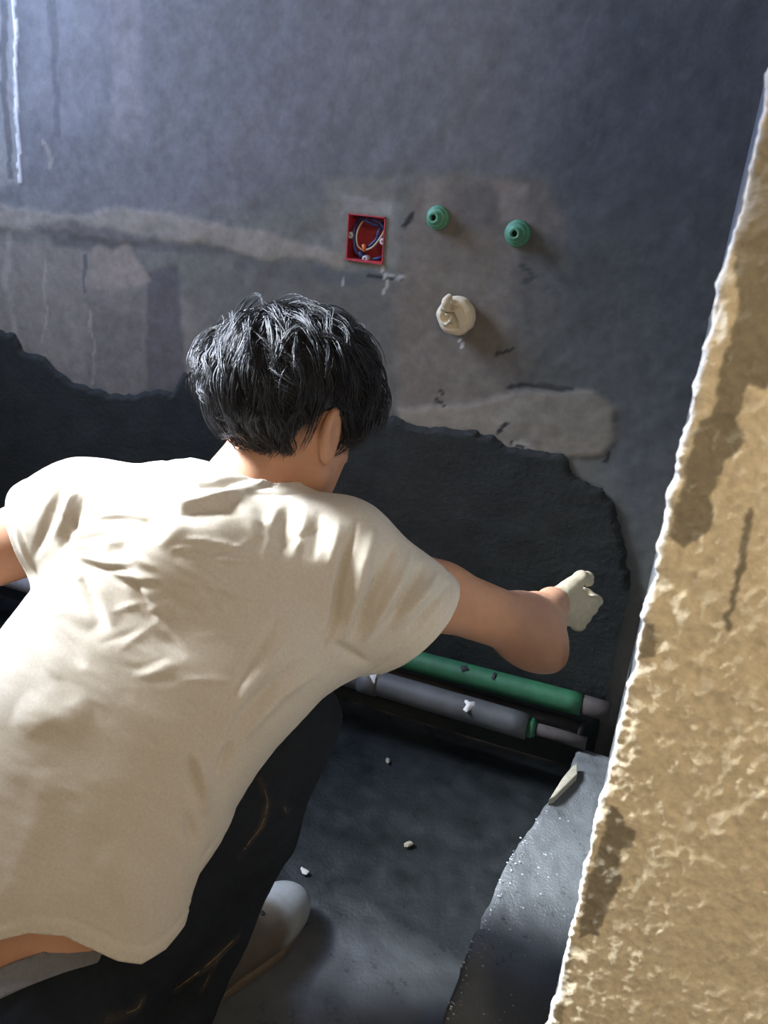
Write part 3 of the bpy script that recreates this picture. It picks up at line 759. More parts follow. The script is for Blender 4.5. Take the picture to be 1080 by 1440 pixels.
knR = at(395, 1010, 1.13); anR = onz(246, 1380, 0.10)
knL = knR - RV * 0.36 + np.array([0.02, 0.03, 0]); anL = anR - RV * 0.24 + np.array([0.0, -0.03, 0.02])
def h2(f, u, r): return HC + HF * f + HU * u + HR * r
# hand: palm, four curled fingers and a thumb; used for the body and, a little fuller, for the glove
def hand_prims(wr, pc, pd, pn, ps, side, curl=1.0, sc=1.0):
    """pc palm centre, pd direction of the fingers, pn back of the hand, ps towards the thumb"""
    out = [(rcone(wr, pc - pd * 0.02, 0.026 * sc, 0.024 * sc), 0.02),
           (ellip(pc, (pd, ps, pn), (0.050 * sc, 0.040 * sc, 0.017 * sc)), 0.015)]
    for i, (off, ln) in enumerate(((0.028, 0.92), (0.010, 1.0), (-0.010, 0.95), (-0.028, 0.78))):
        p = pc + (pd * 0.042 + ps * off) * sc; d = nrm(pd + ps * off * 2); chain = [p]
        for k, (l, a) in enumerate(((0.040, 0.45), (0.026, 0.95), (0.020, 0.75))):
            ang_ = a * curl; d = nrm(d * math.cos(ang_) - pn * math.sin(ang_) if k == 0 else d * math.cos(ang_) + np.cross(ps, d) * math.sin(ang_) * side)
            chain.append(chain[-1] + d * l * ln * sc)
        rr = [0.0095, 0.0088, 0.0080, 0.0072]
        for k in range(3): out.append((rcone(chain[k], chain[k + 1], rr[k] * sc, rr[k + 1] * sc), 0.004))
    t0 = pc - pd * 0.022 * sc + ps * 0.030 * sc - pn * 0.006; t1 = t0 + nrm(ps * 0.8 + pd * 0.6 - pn * 0.25) * 0.036 * sc; t2 = t1 + nrm(pd * 0.85 + ps * 0.1 - pn * 0.5) * 0.030 * sc; t3 = t2 + nrm(pd * 0.8 - ps * 0.25 - pn * 0.5) * 0.022 * sc
    for a, b, r0, r1 in ((t0, t1, 0.0135, 0.0110), (t1, t2, 0.0108, 0.0095), (t2, t3, 0.0094, 0.0080)): out.append((rcone(a, b, r0 * sc, r1 * sc), 0.006))
    return out
pdR = nrm((0.62, 0.45, -0.42)); _t = np.array([0.25, 0.25, 0.9]); psR = nrm(_t - pdR * (_t @ pdR)); pnR = np.cross(psR, pdR)
if pnR @ (CAM - haR) < 0: pnR = -pnR
sideR = 1.0 if np.cross(psR, pdR) @ (-pnR) > 0 else -1.0
handR = hand_prims(wrR, haR, pdR, pnR, psR, sideR, 1.5, 0.9)
pdL = nrm(haL - wrL); psL = nrm(np.array([0.6, 0.3, 0.6]) - pdL * (np.array([0.6, 0.3, 0.6]) @ pdL)); pnL = np.cross(pdL, psL)
if pnL[2] < 0: pnL = -pnL
sideL = 1.0 if np.cross(psL, pdL) @ (-pnL) > 0 else -1.0
handL = hand_prims(wrL, haL, pdL, pnL, psL, sideL, 0.5)

# ---- body: one continuous surface
allp = np.array([haR, haL, HC, anL, anR, pel, elL, elR, knL, knR])
B_ = Field(allp.min(0) - 0.17, np.maximum(allp.max(0) + 0.14, 0), 0.0045)
B_.add(loft([c - NB * 0.004 for c in ctr], RV, [0.085, 0.145, 0.148, 0.125, 0.122, 0.130], [0.055, 0.086, 0.094, 0.090, 0.088, 0.088]), 0.03)
B_.add(ellip(pel, (RV, (0, 1, 0), (0, 0, 1)), (0.150, 0.12, 0.11)), 0.05)
B_.add(rcone(ctr[-1], pel, 0.092, 0.10), 0.05)
B_.add(rcone(ctr[1] - RV * 0.05 + NB * 0.02, shR, 0.07, 0.055), 0.04)
B_.add(rcone(ctr[1] - RV * 0.05 + NB * 0.02, shL, 0.07, 0.055), 0.04)
mid_ = shR + (elR - shR) * 0.5 - NB * 0.010
B_.add(rcone(shR - NB * 0.008, mid_, 0.047, 0.0445), 0.03); B_.add(rcone(mid_, elR, 0.0445, 0.0405), 0.02)
fa = elR + (wrR - elR) * 0.32 + np.array([0.0, 0, -0.004])
B_.add(rcone(elR, fa, 0.042, 0.0435), 0.02); B_.add(rcone(fa, wrR, 0.0425, 0.027), 0.02)
B_.add(ellip(elR + at(748, 894, 1.2) - at(744, 884, 1.2), (elR - shR, wrR - elR, np.cross(elR - shR, wrR - elR)), (0.036, 0.034, 0.034)), 0.05)
B_.add(rcone(shL, elL, 0.052, 0.042), 0.03); B_.add(rcone(elL, wrL, 0.044, 0.027), 0.02)
for h_ in (handR, handL):
    for p, k in h_: B_.add(p, k)
for hp, kn, an in ((hipR, knR, anR), (hipL, knL, anL)):
    B_.add(rcone(hp, kn, 0.074, 0.052), 0.03); B_.add(rcone(kn, kn + (an - kn) * 0.35, 0.052, 0.054), 0.03); B_.add(rcone(kn + (an - kn) * 0.35, an, 0.054, 0.034), 0.03)
    B_.add(rcone(an, an + np.array([0.02, 0.10, -0.055]), 0.030, 0.020), 0.02)
# head
B_.add(rcone(neck0, neck1, 0.062, 0.056), 0.03)
B_.add(ellip(h2(-0.012, 0.018, 0), (HF, HU, HR), (0.096, 0.088, 0.076)), 0.02)
B_.add(ellip(h2(0.030, -0.045, 0), (HF, HU, HR), (0.064, 0.074, 0.060)), 0.03)
B_.add(ellip(h2(0.055, -0.095, 0), (HF, HU, HR), (0.030, 0.024, 0.034)), 0.03)
B_.add(rcone(h2(0.090, -0.005, 0), h2(0.108, -0.042, 0), 0.008, 0.012), 0.012)
for s_ in (1, -1):
    B_.cut(ellip(h2(0.092, -0.008, 0.031 * s_), (HF, HU, HR), (0.012, 0.011, 0.015)), 0.012)
    B_.add(ellip(h2(0.083, -0.009, 0.031 * s_), (HF, HU, HR), (0.011, 0.009, 0.011)), 0.004)
    B_.add(rcone(h2(0.086, 0.012, 0.015 * s_), h2(0.076, 0.012, 0.050 * s_), 0.009, 0.008), 0.012)
    B_.add(rcone(h2(0.020, -0.085, 0.052 * s_), h2(-0.015, -0.045, 0.064 * s_), 0.012, 0.012), 0.03)
    # ear: rim, hollow and lobe
    ec = h2(-0.010, -0.036, 0.084 * s_); out_ = nrm(HR * s_ + HF * 0.30); al = nrm(HU + HF * -0.15); ac = nrm(np.cross(out_, al))
    B_.add(ellip(ec, (out_, al, ac), (0.010, 0.035, 0.020)), 0.008)
    B_.cut(ellip(ec + out_ * 0.011 + al * 0.004, (out_, al, ac), (0.0105, 0.022, 0.0110)), 0.003)
    B_.add(rcone(ec + al * 0.016 + out_ * 0.002, ec - al * 0.010 + out_ * 0.002, 0.0035, 0.0035), 0.004)
    B_.add(ellip(ec - al * 0.030, (out_, al, ac), (0.007, 0.010, 0.010)), 0.006)
B_.add(rcone(h2(0.092, -0.072, 0.016), h2(0.092, -0.072, -0.016), 0.0055, 0.0055), 0.008)
B_.cut(rcone(h2(0.101, -0.068, 0.018), h2(0.101, -0.068, -0.018), 0.003, 0.003), 0.004)
V, Q = B_.mesh(); V = relax(V, Q, 2, 0.4)
body = pobj('body', V, Q, M['skin'], label='bare skin of nape, ear, arms and lower back')
del B_

# ---- T-shirt: loose shell over the torso with sleeves; cut open at hem, cuffs and neck
slR = at(600, 884, 1.095); slL = at(14, 752, 1.045)
lo = np.array([-0.92, -1.25, 0.20]); hi = np.array([-0.12, -0.42, 0.95])
S_ = Field(lo, hi, 0.0036)
xs = nrm(ctr[-1] - ctr[-2])
tailc = ctr[-1] + xs * 0.14
S_.add(loft(ctr + [tailc], RV, [0.100, 0.168, 0.182, 0.184, 0.182, 0.182, 0.186], bth + [0.12], 2.4), 0.03)
S_.add(rcone(neck0 - (neck1 - neck0) * 0.55, neck0 + (neck1 - neck0) * 0.30, 0.095, 0.074), 0.05)
S_.add(rcone(ctr[1] + NB * 0.035, shR + NB * 0.006, 0.075, 0.056), 0.05)
S_.add(rcone(ctr[1] + NB * 0.048 - RV * 0.03, shL + NB * 0.008, 0.075, 0.058), 0.06)
S_.add(rcone(shR, slR + (slR - shR) * 0.5, 0.065, 0.075), 0.05)
S_.add(rcone(shL - NB * 0.002, slL + (slL - shL) * 0.8, 0.059, 0.062), 0.05)
S_.add(rcone(ctr[2] + RV * 0.11, slR - (slR - shR) * 0.35 - NB * 0.02, 0.05, 0.05), 0.06)
V, Q = S_.mesh(); del S_
V = relax(V, Q, 3, 0.5)
T = tris_of(Q); N = vnormals(V, T)
bvh = BVHTree.FromPolygons([Vector(v) for v in V], [tuple(map(int, t)) for t in T])
def hit(px, py):
    r = ray(px, py); h = bvh.ray_cast(Vector(CAM), Vector(nrm(r)))
    if h[0] is None:
        h = bvh.find_nearest(Vector(CAM + r * 0.95))
    return np.array(h[0])
def crease(pts, wd, amp, skew=0.0):
    global disp
    p3 = spline([hit(*p) for p in pts], 5)
    d, t = seg_dist(V, p3)
    d = np.abs(d + 0.45 * wd * WOB)
    env = np.sin(np.clip(t, 0.0, 1.0) * math.pi) ** 1.1 * 1.12
    w_ = wd * (0.55 + 0.55 * np.sin(np.clip(t, 0, 1) * math.pi))
    disp += 0.70 * amp * env * np.exp(-(d / w_) ** 2)
disp = np.zeros(len(V))
WOB = fbm(V[:, 0] * 38, V[:, 1] * 38, V[:, 2] * 38, seed=210, octv=3)
sv_ = (V - ctr[-1]) @ nrm(ctr[0] - ctr[-1]); uu = (V - ctr[-1]) @ RV
disp += 0.0035 * fbm(uu * 7, sv_ * 5, V[:, 2] * 4, seed=201, octv=3) + 0.0016 * fbm(uu * 14, sv_ * 36, V[:, 2] * 8, seed=202, octv=4) + 0.0022 * np.clip(fbm(uu * 9 + sv_ * 6, sv_ * 16 - uu * 5, V[:, 2] * 6, seed=204, octv=2), 0, 1) * sstep(0.1, 0.4, sv_)
# collar and shoulder folds
crease([(236, 690), (262, 705), (300, 698), (345, 684), (398, 668)], 0.0085, 0.0105)
crease([(228, 735), (262, 722), (300, 712), (340, 712)], 0.0130, -0.0085)
crease([(280, 690), (320, 680), (370, 672)], 0.0075, -0.0070)
crease([(345, 690), (372, 682), (394, 674)], 0.0050, -0.0050)
crease([(240, 640), (262, 655), (276, 690)], 0.0080, 0.0070)
crease([(256, 650), (280, 662), (300, 672)], 0.0060, -0.0050)
crease([(262, 705), (248, 735), (222, 770)], 0.0130, 0.0060)
crease([(330, 706), (352, 730), (362, 760)], 0.0100, 0.0050)
crease([(395, 690), (380, 740), (370, 800)], 0.0070, 0.0040)
crease([(412, 700), (400, 740), (392, 790)], 0.0060, -0.0045)
crease([(430, 705), (424, 745), (410, 790)], 0.0065, 0.0045)
crease([(452, 712), (446, 745), (440, 790)], 0.0060, -0.0050)
crease([(478, 722), (472, 760), (462, 800)], 0.0060, 0.0045)
crease([(155, 715), (190, 688), (222, 667)], 0.0140, -0.0065)
crease([(195, 752), (212, 738), (225, 722)], 0.0120, -0.0050)
crease([(150, 770), (172, 775), (186, 770)], 0.0090, -0.0045)
for pts in ([(255, 758), (300, 764), (358, 774)], [(285, 784), (320, 787), (358, 790)], [(285, 818), (320, 830), (360, 842)], [(130, 725), (170, 722), (210, 728)], [(240, 772), (270, 770), (310, 774)], [(110, 780), (150, 792), (190, 790)], [(150, 800), (185, 812), (230, 815)]):
    crease(pts, 0.0042, 0.0034); crease([(a, b + 9) for a, b in pts], 0.0045, -0.0030)
crease([(113, 812), (128, 842), (150, 888)], 0.0060, -0.0062); crease([(124, 806), (142, 838), (164, 880)], 0.0075, 0.0050)
crease([(180, 816), (198, 842), (220, 874)], 0.0050, -0.0050); crease([(192, 812), (210, 838), (234, 868)], 0.0060, 0.0040)
crease([(75, 880), (98, 910), (120, 940)], 0.0070, -0.0045); crease([(60, 860), (100, 858), (135, 880)], 0.0100, 0.0050)
crease([(225, 835), (255, 850), (290, 862)], 0.0050, -0.0030); crease([(215, 890), (240, 905), (262, 925)], 0.0060, -0.0030)
for i_ in range(40):
    cx0 = rng.uniform(60, 420); cy0 = rng.uniform(690, 960); an_ = rng.normal(0.25, 0.45); ln_ = rng.uniform(22, 60)
    crease([(cx0 - math.cos(an_) * ln_, cy0 - math.sin(an_) * ln_), (cx0, cy0 + rng.normal() * 4), (cx0 + math.cos(an_) * ln_, cy0 + math.sin(an_) * ln_)], rng.uniform(0.0032, 0.0052), rng.choice([-1, 1]) * rng.uniform(0.0012, 0.0022))
# right sleeve: seam and slanting folds
crease([(505, 722), (490, 770), (478, 820), (468, 878), (440, 930)], 0.0042, -0.0153)
crease([(528, 742), (512, 790), (498, 850), (480, 910)], 0.0090, 0.0139)
crease([(556, 762), (540, 800), (515, 850), (492, 900)], 0.0060, -0.0158)
crease([(577, 776), (556, 820), (530, 870), (510, 905)], 0.0075, 0.0153)
crease([(596, 792), (575, 830), (548, 870)], 0.0055, -0.0153)
crease([(615, 806), (588, 845), (550, 885)], 0.0070, 0.0139)
crease([(630, 820), (604, 855), (572, 892)], 0.0050, -0.0114)
crease([(470, 900), (490, 918), (520, 932)], 0.0060, -0.0102)
# left sleeve
crease([(98, 665), (80, 705), (62, 745), (45, 790)], 0.0060, -0.0065); crease([(112, 668), (94, 712), (74, 760)], 0.0055, 0.0055)
crease([(124, 690), (104, 735), (84, 780)], 0.0050, -0.0060); crease([(60, 690), (40, 712), (22, 708)], 0.0080, -0.0045)
crease([(20, 740), (32, 770), (44, 796)], 0.0050, 0.0040)
# the right flank
crease([(458, 940), (410, 965), (370, 1002), (332, 1050)], 0.0060, 0.0084); crease([(435, 925), (385, 960), (345, 1000), (318, 1045)], 0.0060, -0.0087)
crease([(420, 880), (375, 935), (335, 990), (312, 1040)], 0.0090, 0.0063); crease([(395, 860), (360, 920), (322, 980)], 0.0070, -0.0063)
crease([(265, 1060), (272, 1095), (285, 1135)], 0.0060, -0.0091); crease([(326, 1042), (315, 1065), (304, 1088)], 0.0050, -0.0084)
crease([(262, 1140), (268, 1170), (278, 1195)], 0.0050, -0.0070); crease([(280, 1060), (286, 1100), (292, 1150)], 0.0070, 0.0070)
crease([(70, 1080), (48, 1170), (20, 1250), (0, 1300)], 0.0170, 0.0025); crease([(95, 1110), (78, 1180), (60, 1260)], 0.0200, -0.0030)
crease([(20, 1000), (70, 1010), (130, 1000)], 0.0200, 0.0070); crease([(150, 1180), (180, 1240), (200, 1310)], 0.0200, 0.0070)
V0 = V.copy()
V = V + N * disp[:, None]
# opening functions, all in the shirt's own space
hem3 = np.array([hit(*p) for p in ((-60, 1345), (0, 1322), (40, 1312), (90, 1316), (130, 1335), (165, 1352), (200, 1357), (235, 1335), (262, 1300), (282, 1262), (290, 1235))])
SA = nrm(ctr[0] - ctr[-1])
hu = (hem3 - ctr[-1]) @ RV; hs = (hem3 - ctr[-1]) @ SA; od = np.argsort(hu)
hu = np.concatenate([hu[od], hu[od][-1] + np.array([0.012, 0.035, 0.07])]); hs = np.concatenate([hs[od], hs[od][-1] + np.array([0.025, 0.075, 0.085])]); od = np.arange(len(hu))
g = ((V0 - ctr[-1]) @ SA) - np.interp((V0 - ctr[-1]) @ RV, hu[od], hs[od])
cR = nrm(slR - shR); t0 = hit(646, 828); b0 = hit(546, 944)
cn = nrm(np.cross(t0 - b0, np.cross(cR, t0 - b0))); cn = cn if cn @ cR > 0 else -cn
gR = -((V0 - (t0 + b0) / 2) @ cn); gR = np.where(((V0 - shR) @ cR > 0.02) & (np.linalg.norm((V0 - shR) - ((V0 - shR) @ cR)[:, None] * cR, axis=1) < 0.20), gR, 1.0)
g = np.minimum(g, gR)
cL = nrm(slL - shL); t1 = hit(6, 702); b1 = hit(32, 800)
cn = nrm(np.cross(t1 - b1, np.cross(cL, t1 - b1))); cn = cn if cn @ cL > 0 else -cn
gL = -((V0 - (t1 + b1) / 2) @ cn); gL = np.where(((V0 - shL) @ cL > 0.0) & (np.linalg.norm((V0 - shL) - ((V0 - shL) @ cL)[:, None] * cL, axis=1) < 0.098), gL, 1.0)
g = np.minimum(g, gL)
# neck opening: a tilted ring round the neck
na = hit(268, 636); nb = hit(334, 664); nc = hit(398, 668); nd = hit(446, 702)
cen = neck0 + (neck1 - neck0) * 0.05 + NB * 0.010 - RV * 0.004; axn_ = nrm(neck1 - neck0)
rel = V0 - cen; ax_d = rel @ axn_; rad_ = np.linalg.norm(rel - ax_d[:, None] * axn_, axis=1)
NECK_R = 0.076
gN = np.where(ax_d > -0.045, rad_ - NECK_R, 1.0)
g = np.minimum(g, gN)
stitch = -0.0013 * np.exp(-((g - 0.019) / 0.0028) ** 2) + 0.0008 * np.exp(-((g - 0.010) / 0.006) ** 2)
V = V + N * stitch[:, None]
v, t3 = clip_tris(V, T, g)
shirt = pobj('t_shirt', v, t3, M['shirt'], label='pale beige heather T-shirt with creases')
m = shirt.modifiers.new('thickness', 'SOLIDIFY'); m.thickness = 0.0022; m.offset = -1

# ---- trousers
K_ = Field(np.minimum(allp.min(0), 0) * [1, 1, 0] + np.array([-0.2, -0.22, 0.02]), np.array([-0.15, -0.45, 0.62]), 0.0055)
K_.add(ellip(pel, (RV, (0, 1, 0), (0, 0, 1)), (0.178, 0.142, 0.132)), 0.06)
K_.add(rcone(ctr[-1] - NB * 0.01, pel, 0.10, 0.118), 0.06)
for hp, kn, an in ((hipR, knR, anR), (hipL, knL, anL)):
    K_.add(rcone(hp, kn, 0.108, 0.074), 0.05); K_.add(rcone(kn, kn + (an - kn) * 0.4, 0.066, 0.074), 0.04); K_.add(rcone(kn + (an - kn) * 0.4, an + np.array([0, 0, -0.03]), 0.074, 0.060), 0.03)
V, Q = K_.mesh(); V = relax(V, Q, 3); N = vnormals(V, Q)
kd = 0.007 * fbm(V[:, 0] * 14, V[:, 1] * 14, V[:, 2] * 7, seed=301, octv=3) + 0.004 * np.abs(fbm(V[:, 0] * 20, V[:, 1] * 8, V[:, 2] * 30, seed=305, octv=2))
V = V + N * kd[:, None]
kc = np.tile(np.array([0.014, 0.017, 0.022]), (len(V), 1)) * (1 + 0.35 * fbm(V[:, 0] * 12, V[:, 1] * 12, V[:, 2] * 12, seed=303))[:, None]
bvk = BVHTree.FromPolygons([Vector(v_) for v_ in V], [tuple(map(int, q_)) for q_ in Q])
def hitk(px, py):
    h = bvk.ray_cast(Vector(CAM), Vector(nrm(ray(px, py))))
    if h[0] is None: h = bvk.find_nearest(Vector(at(px, py, 1.05)))
    return np.array(h[0])
LINES = []  # thin yellowish lines, tinted and raised on the cloth
for pts, wd, amp in (([(364, 1095), (376, 1125), (368, 1160), (350, 1185), (336, 1205)], 0.0028, 0.8), ([(335, 1315), (305, 1345), (275, 1370), (245, 1392)], 0.0035, 0.75), ([(305, 1350), (290, 1380), (280, 1398)], 0.002, 0.4), ([(400, 1135), (402, 1142)], 0.003, 0.5), ([(200, 1405), (190, 1420), (150, 1432)], 0.004, 0.5)):
    d, t = seg_dist(V, [hitk(*p) for p in pts]); mk = np.exp(-(d / (wd * 1.3)) ** 2)[:, None] * 0.35 * amp * np.clip(0.6 + fbm(V[:, 0] * 60, V[:, 1] * 60, V[:, 2] * 60, seed=309), 0, 1)[:, None]
    kc = kc * (1 - mk) + np.array([0.20, 0.14, 0.075]) * mk
    V = V + N * (np.exp(-(d / (wd * 2.2)) ** 2) * 0.004)[:, None]
    LINES.append((pts, wd, amp))
T = tris_of(Q)
SN = vnormals(V, T)
w0, w1 = hitk(5, 1398), hitk(138, 1348); wn = nrm(np.cross(w1 - w0, NB)); wn = wn if wn @ SA < 0 else -wn
gw = (V - w0) @ wn + 0.6 * sstep(0.085, 0.14, (V - ctr[-1]) @ RV)
tr = np.linalg.norm((V - ctr[-1]) - ((V - ctr[-1]) @ SA)[:, None] * SA, axis=1)
trunk = (tr < 0.20) & ((V - pel) @ NB > 0.0)              # the waist is cut only round the trunk, thighs and knees stay whole
v, t3 = clip_tris(np.concatenate([V, kc], 1), T, np.where(trunk, gw, 1.0))
trous = pobj('trousers', v[:, :3], t3, M['trouser'], col=v[:, 3:], label='dark navy trousers with thin yellowish lines')
bvk = BVHTree.FromPolygons([Vector(v_) for v_ in V], [tuple(map(int, q_)) for q_ in Q])
for i_, (pts, wd, amp) in enumerate(LINES):
    pl = spline([hitk(*p) for p in pts], 8); n_ = len(pl)
    v, f_ = tube(pl, [max(0.0003, wd * 0.42 * amp * (0.55 + 0.45 * float(vnoise(k * 0.7, i_ * 3.1))) * math.sin(math.pi * (k + 0.5) / n_) ** 0.5) for k in range(n_)], 7)
    mesh_obj('pale_streak', np.array(v) - PB, f_, M['mud'], trous)['label'] = 'thin yellowish line'
# underwear band showing above the waist
trunk2 = (tr < 0.28) & ((V - pel) @ NB > -0.01)
gb_ = np.where(trunk2, np.minimum(gw + 0.024, 0.003 - gw), -1.0)
v, t3 = clip_tris(V + SN * 0.0040, T, gb_)
lab = np.arange(len(v))
for _ in range(400):                                         # keep the largest connected piece
    m3 = lab[t3].min(1); new = lab.copy(); np.minimum.at(new, t3.ravel(), np.repeat(m3, 3))
    if (new == lab).all(): break
    lab = new
t3 = t3[lab[t3[:, 0]] == np.bincount(lab).argmax()]; us_ = np.unique(t3); mp_ = np.zeros(len(v), int); mp_[us_] = np.arange(len(us_)); v, t3 = v[us_], mp_[t3]
wbd = pobj('waistband', v, t3, M['under'], label='grey elastic waistband above the trousers')
m = wbd.modifiers.new('thickness', 'SOLIDIFY'); m.thickness = 0.0025; m.offset = -1

# ---- shoes
def shoe(heel, toe, label):
    heel = np.asarray(heel, float); toe = np.asarray(toe, float); d = nrm(toe - heel); L = np.linalg.norm(toe - heel); sd_ = np.cross(d, (0, 0, 1.0)); up = np.array([0, 0, 1.0])
    fl_ = Field(np.minimum(heel, toe) - 0.08, np.maximum(heel, toe) + 0.09 + up * 0.08, 0.0035)
    def q(f_, s_, z_): return heel + d * L * f_ + sd_ * s_ + up * z_
    fl_.add(ellip(q(0.82, 0, 0.032), (d, sd_, up), (0.062, 0.048, 0.034)), 0.03)
    fl_.add(ellip(q(0.55, 0.002, 0.038), (d, sd_, up), (0.085, 0.043, 0.042)), 0.03)
    fl_.add(ellip(q(0.14, 0, 0.045), (d, sd_, up), (0.045, 0.036, 0.05)), 0.03)
    fl_.add(rcone(q(0.14, 0, 0.08), q(0.34, 0, 0.082), 0.034, 0.036), 0.04)
    V, Q = fl_.mesh(); V = relax(V, Q, 2); 
    V[:, 2] = np.maximum(V[:, 2], 0.006)
    f_ = ((V - heel) @ d) / L
    n = fbm(V[:, 0] * 30, V[:, 1] * 30, V[:, 2] * 30, seed=401)
    grey_ = np.array([0.21, 0.22, 0.22]) * (1 + 0.12 * n)[:, None]; br = np.array([0.085, 0.070, 0.050])
    mk = np.clip(sstep(0.74, 0.62, f_ + 0.06 * n - (V[:, 2] - 0.03) * 1.5) + sstep(0.03, 0.018, V[:, 2]) * 0.6, 0, 1)[:, None]
    o = pobj('shoe', V, Q, M['shoe'], col=grey_ * (1 - mk) + br * mk, label=label)
    # sole: a slab following the outline
    outl = []
    for k in range(48):
        a = 2 * math.pi * k / 48; c_, s2 = math.cos(a), math.sin(a)
        fx2 = 0.5 + 0.535 * c_; wd = 0.036 + 0.014 * sstep(0.2, 0.8, fx2)
        outl.append(q(fx2, s2 * wd * 1.04 * (abs(s2) ** -0.25 if abs(s2) > 0.05 else 1), 0))
    vv = []; ff = []
    for z_, g_ in ((0.001, 0.98), (0.004, 1.0), (0.014, 1.0), (0.017, 0.97)):
        cc = q(0.5, 0, 0)
        for p in outl: vv.append(cc + (p - cc) * g_ + up * z_)
    for j in range(3):
        for k in range(48): ff.append((j * 48 + k, j * 48 + (k + 1) % 48, (j + 1) * 48 + (k + 1) % 48, (j + 1) * 48 + k))
    ff.append(tuple(range(48))[::-1]); ff.append(tuple(144 + k for k in range(48)))
    so = mesh_obj('sole', np.array(vv) - PB, ff, M['sole'], o, True)
    dd = np.array(q(0.80, 0.020 if False else -0.012, 0.0638))
    return o, q
sh, qf = shoe(onz(262, 1420, 0.0), onz(412, 1282, 0.0), 'grey rubber-toed shoe smeared with brown mud')
_b = BVHTree.FromPolygons([v_.co + Vector(PB) for v_ in sh.data.vertices], [tuple(p_.vertices) for p_ in sh.data.polygons])
c = np.array(_b.ray_cast(Vector(CAM), Vector(nrm(ray(368, 1284))))[0] or onz(368, 1284, 0.06))
v, f_ = lathe(c, (0.2, -0.3, 1), [(-0.008, 0.0045), (0.0012, 0.0045), (0.0016, 0.003), (0.0016, 0.0002)], 14)
mesh_obj('eyelet', np.array(v) - PB, f_, M['dark'], sh)
hl = onz(262, 1420, 0.0) - RV * 0.24; tl = hl + (onz(412, 1282, 0.0) - onz(262, 1420, 0.0)) * 0.98 - RV * 0.06; hl[2] = tl[2] = 0
shoe(hl, tl, 'grey rubber-toed shoe smeared with brown mud')

# ---- glove
gp_ = np.array([haR, wrR, elR]); G_ = Field(gp_.min(0) - 0.1, gp_.max(0) + 0.12, 0.003)
for p, k in handR: G_.add(p, k + 0.002, 0.0022)
V, Q = G_.mesh(); V = relax(V, Q, 1); N = vnormals(V, Q)
V = V + N * (0.0012 * fbm(V[:, 0] * 90, V[:, 1] * 90, V[:, 2] * 90, seed=411))[:, None]
g = (V - (wrR + (haR - wrR) * 0.15)) @ nrm(haR - wrR)
v, t3 = clip_tris(V, tris_of(Q), g)
gl = pobj('glove', v, t3, M['glove'], label='pale cotton work glove')
m = gl.modifiers.new('thickness', 'SOLIDIFY'); m.thickness = 0.0015; m.offset = -1

# ---- hair: a cap and thousands of tapered strands combed away from the crown
HE = h2(-0.014, 0.016, 0); er = np.array([0.104, 0.089, 0.088])
hA = np.array([HF, HU, HR])
Hf = Field(HC - 0.17, HC + 0.17, 0.004)
Hf.add(ellip(HE, hA, er - 0.001), 0.01)
V, Q = Hf.mesh(); V = relax(V, Q, 1)
ql = (V - HC) @ hA.T
N = vnormals(V, Q); V = V + N * (0.002 * fbm(V[:, 0] * 40, V[:, 1] * 40, V[:, 2] * 40, seed=501))[:, None]
def hairline(q, dl=0.0):
    """positive where hair grows, in head space (forward, up, right)"""
    f_, u_, r_ = q[..., 0], q[..., 1], q[..., 2]
    side = 0.045 - f_ + 0.9 * np.clip(u_ - 0.03, -0.02, 1) * 1.2
    low = u_ + 0.052 - dl - 0.35 * np.clip(f_ + 0.02, -0.2, 0.0) - 0.9 * np.clip(f_ + 0.030, 0, 1)
    ear = np.sqrt((f_ + 0.012) ** 2 + ((u_ + 0.046) * 0.75) ** 2) - 0.030
    ear = np.where(np.abs(r_) > 0.05, ear, 1)
    return np.minimum(np.minimum(side, low), ear)
v, t3 = clip_tris(V, tris_of(Q), hairline(ql, 0.006))
hair = pobj('hair', v, t3, M['hair'], label='tousled black hair')
m = hair.modifiers.new('thickness', 'SOLIDIFY'); m.thickness = 0.006; m.offset = -1
NCL, PER, NS = 1250, 13, 9
WH = np.array([-0.055, 0.080, -0.012])
SV = []; SF = []; made = 0
E0 = (HE - HC) @ hA.T
tt_ = np.linspace(0, 1, NS)
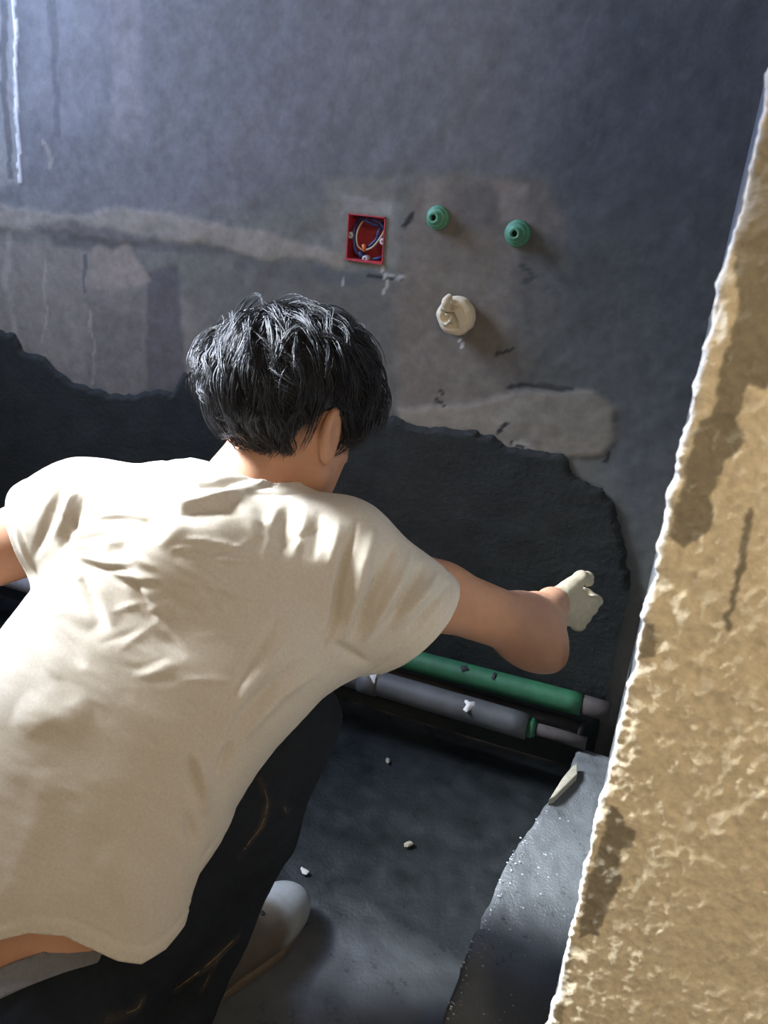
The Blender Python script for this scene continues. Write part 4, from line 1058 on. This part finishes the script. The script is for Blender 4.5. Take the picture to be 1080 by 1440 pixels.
while made < NCL:
    q = nrm(rng.normal(size=3)) * er
    if hairline(q + E0) < 0.002: continue
    wild = rng.random() < 0.16
    cd_ = rng.normal(size=3) * (0.75 if wild else 0.42); lift = rng.uniform(1.2, 2.1) if wild else rng.uniform(0.1, 1.25); L = rng.uniform(0.05, 0.085)
    if q[1] < -0.02: L *= 0.55; lift *= 0.5
    flow = nrm(q - WH * 0.9); swirl = np.cross(nrm(q / er ** 2), flow)
    dcur = nrm(flow + 0.45 * swirl + cd_ + np.array([0.25, -0.15, 0.15])); pc_ = q.copy(); path = []
    for t in tt_:
        nn = nrm(pc_ / er ** 2)
        path.append(pc_ / np.linalg.norm(pc_ / er) * (1.03 + 0.155 * lift * math.sin(min(1, t * 1.2) * math.pi * 0.6)))
        dcur = nrm(dcur - nn * (dcur @ nn) + np.array([0.0, -0.16, 0.0]) + 0.20 * np.sin(t * 5 + cd_ * 9))
        pc_ = pc_ / np.linalg.norm(pc_ / er) + dcur * L / (NS - 1)
    path = np.array(path) + E0
    if ((np.abs(path[:, 2]) > 0.045) & (np.hypot(path[:, 0] + 0.014, (path[:, 1] + 0.044) * 0.8) < 0.029)).any(): continue
    if path[-1, 1] < -0.082: continue
    made += 1
    for _ in range(PER):
        off = rng.normal(size=3) * 0.0058; k_ = rng.uniform(0.75, 1.0)
        ts = np.clip(tt_ * k_, 0, 1)
        W = np.stack([np.interp(ts, tt_, path[:, c]) for c in range(3)], 1) + off * (1 - 0.72 * tt_[:, None]) + rng.normal(size=3) * 0.0022 * tt_[:, None] ** 2
        W = W @ hA + HC
        dd = np.gradient(W, axis=0); dd /= np.linalg.norm(dd, axis=1)[:, None]
        u_ = np.cross(dd, [0.3, 0.2, 0.93]); u_ /= np.linalg.norm(u_, axis=1)[:, None]; v_ = np.cross(dd, u_)
        r_ = (0.00075 * (1 - tt_ ** 2.2) + 0.00008)[:, None]
        b0 = len(SV) * 3 * NS
        SV.append(np.stack([W + (u_ * math.cos(2.0944 * k) + v_ * math.sin(2.0944 * k)) * r_ for k in range(3)], 1).reshape(-1, 3))
        for s_ in range(NS - 1):
            for k in range(3):
                k2 = (k + 1) % 3; SF.append((b0 + s_ * 3 + k, b0 + s_ * 3 + k2, b0 + s_ * 3 + 3 + k2, b0 + s_ * 3 + 3 + k))
SV = np.concatenate(SV)
st = mesh_obj('hair_strands', np.array(SV) - PB, np.array(SF), M['hair'], hair)
st['kind'] = 'stuff'
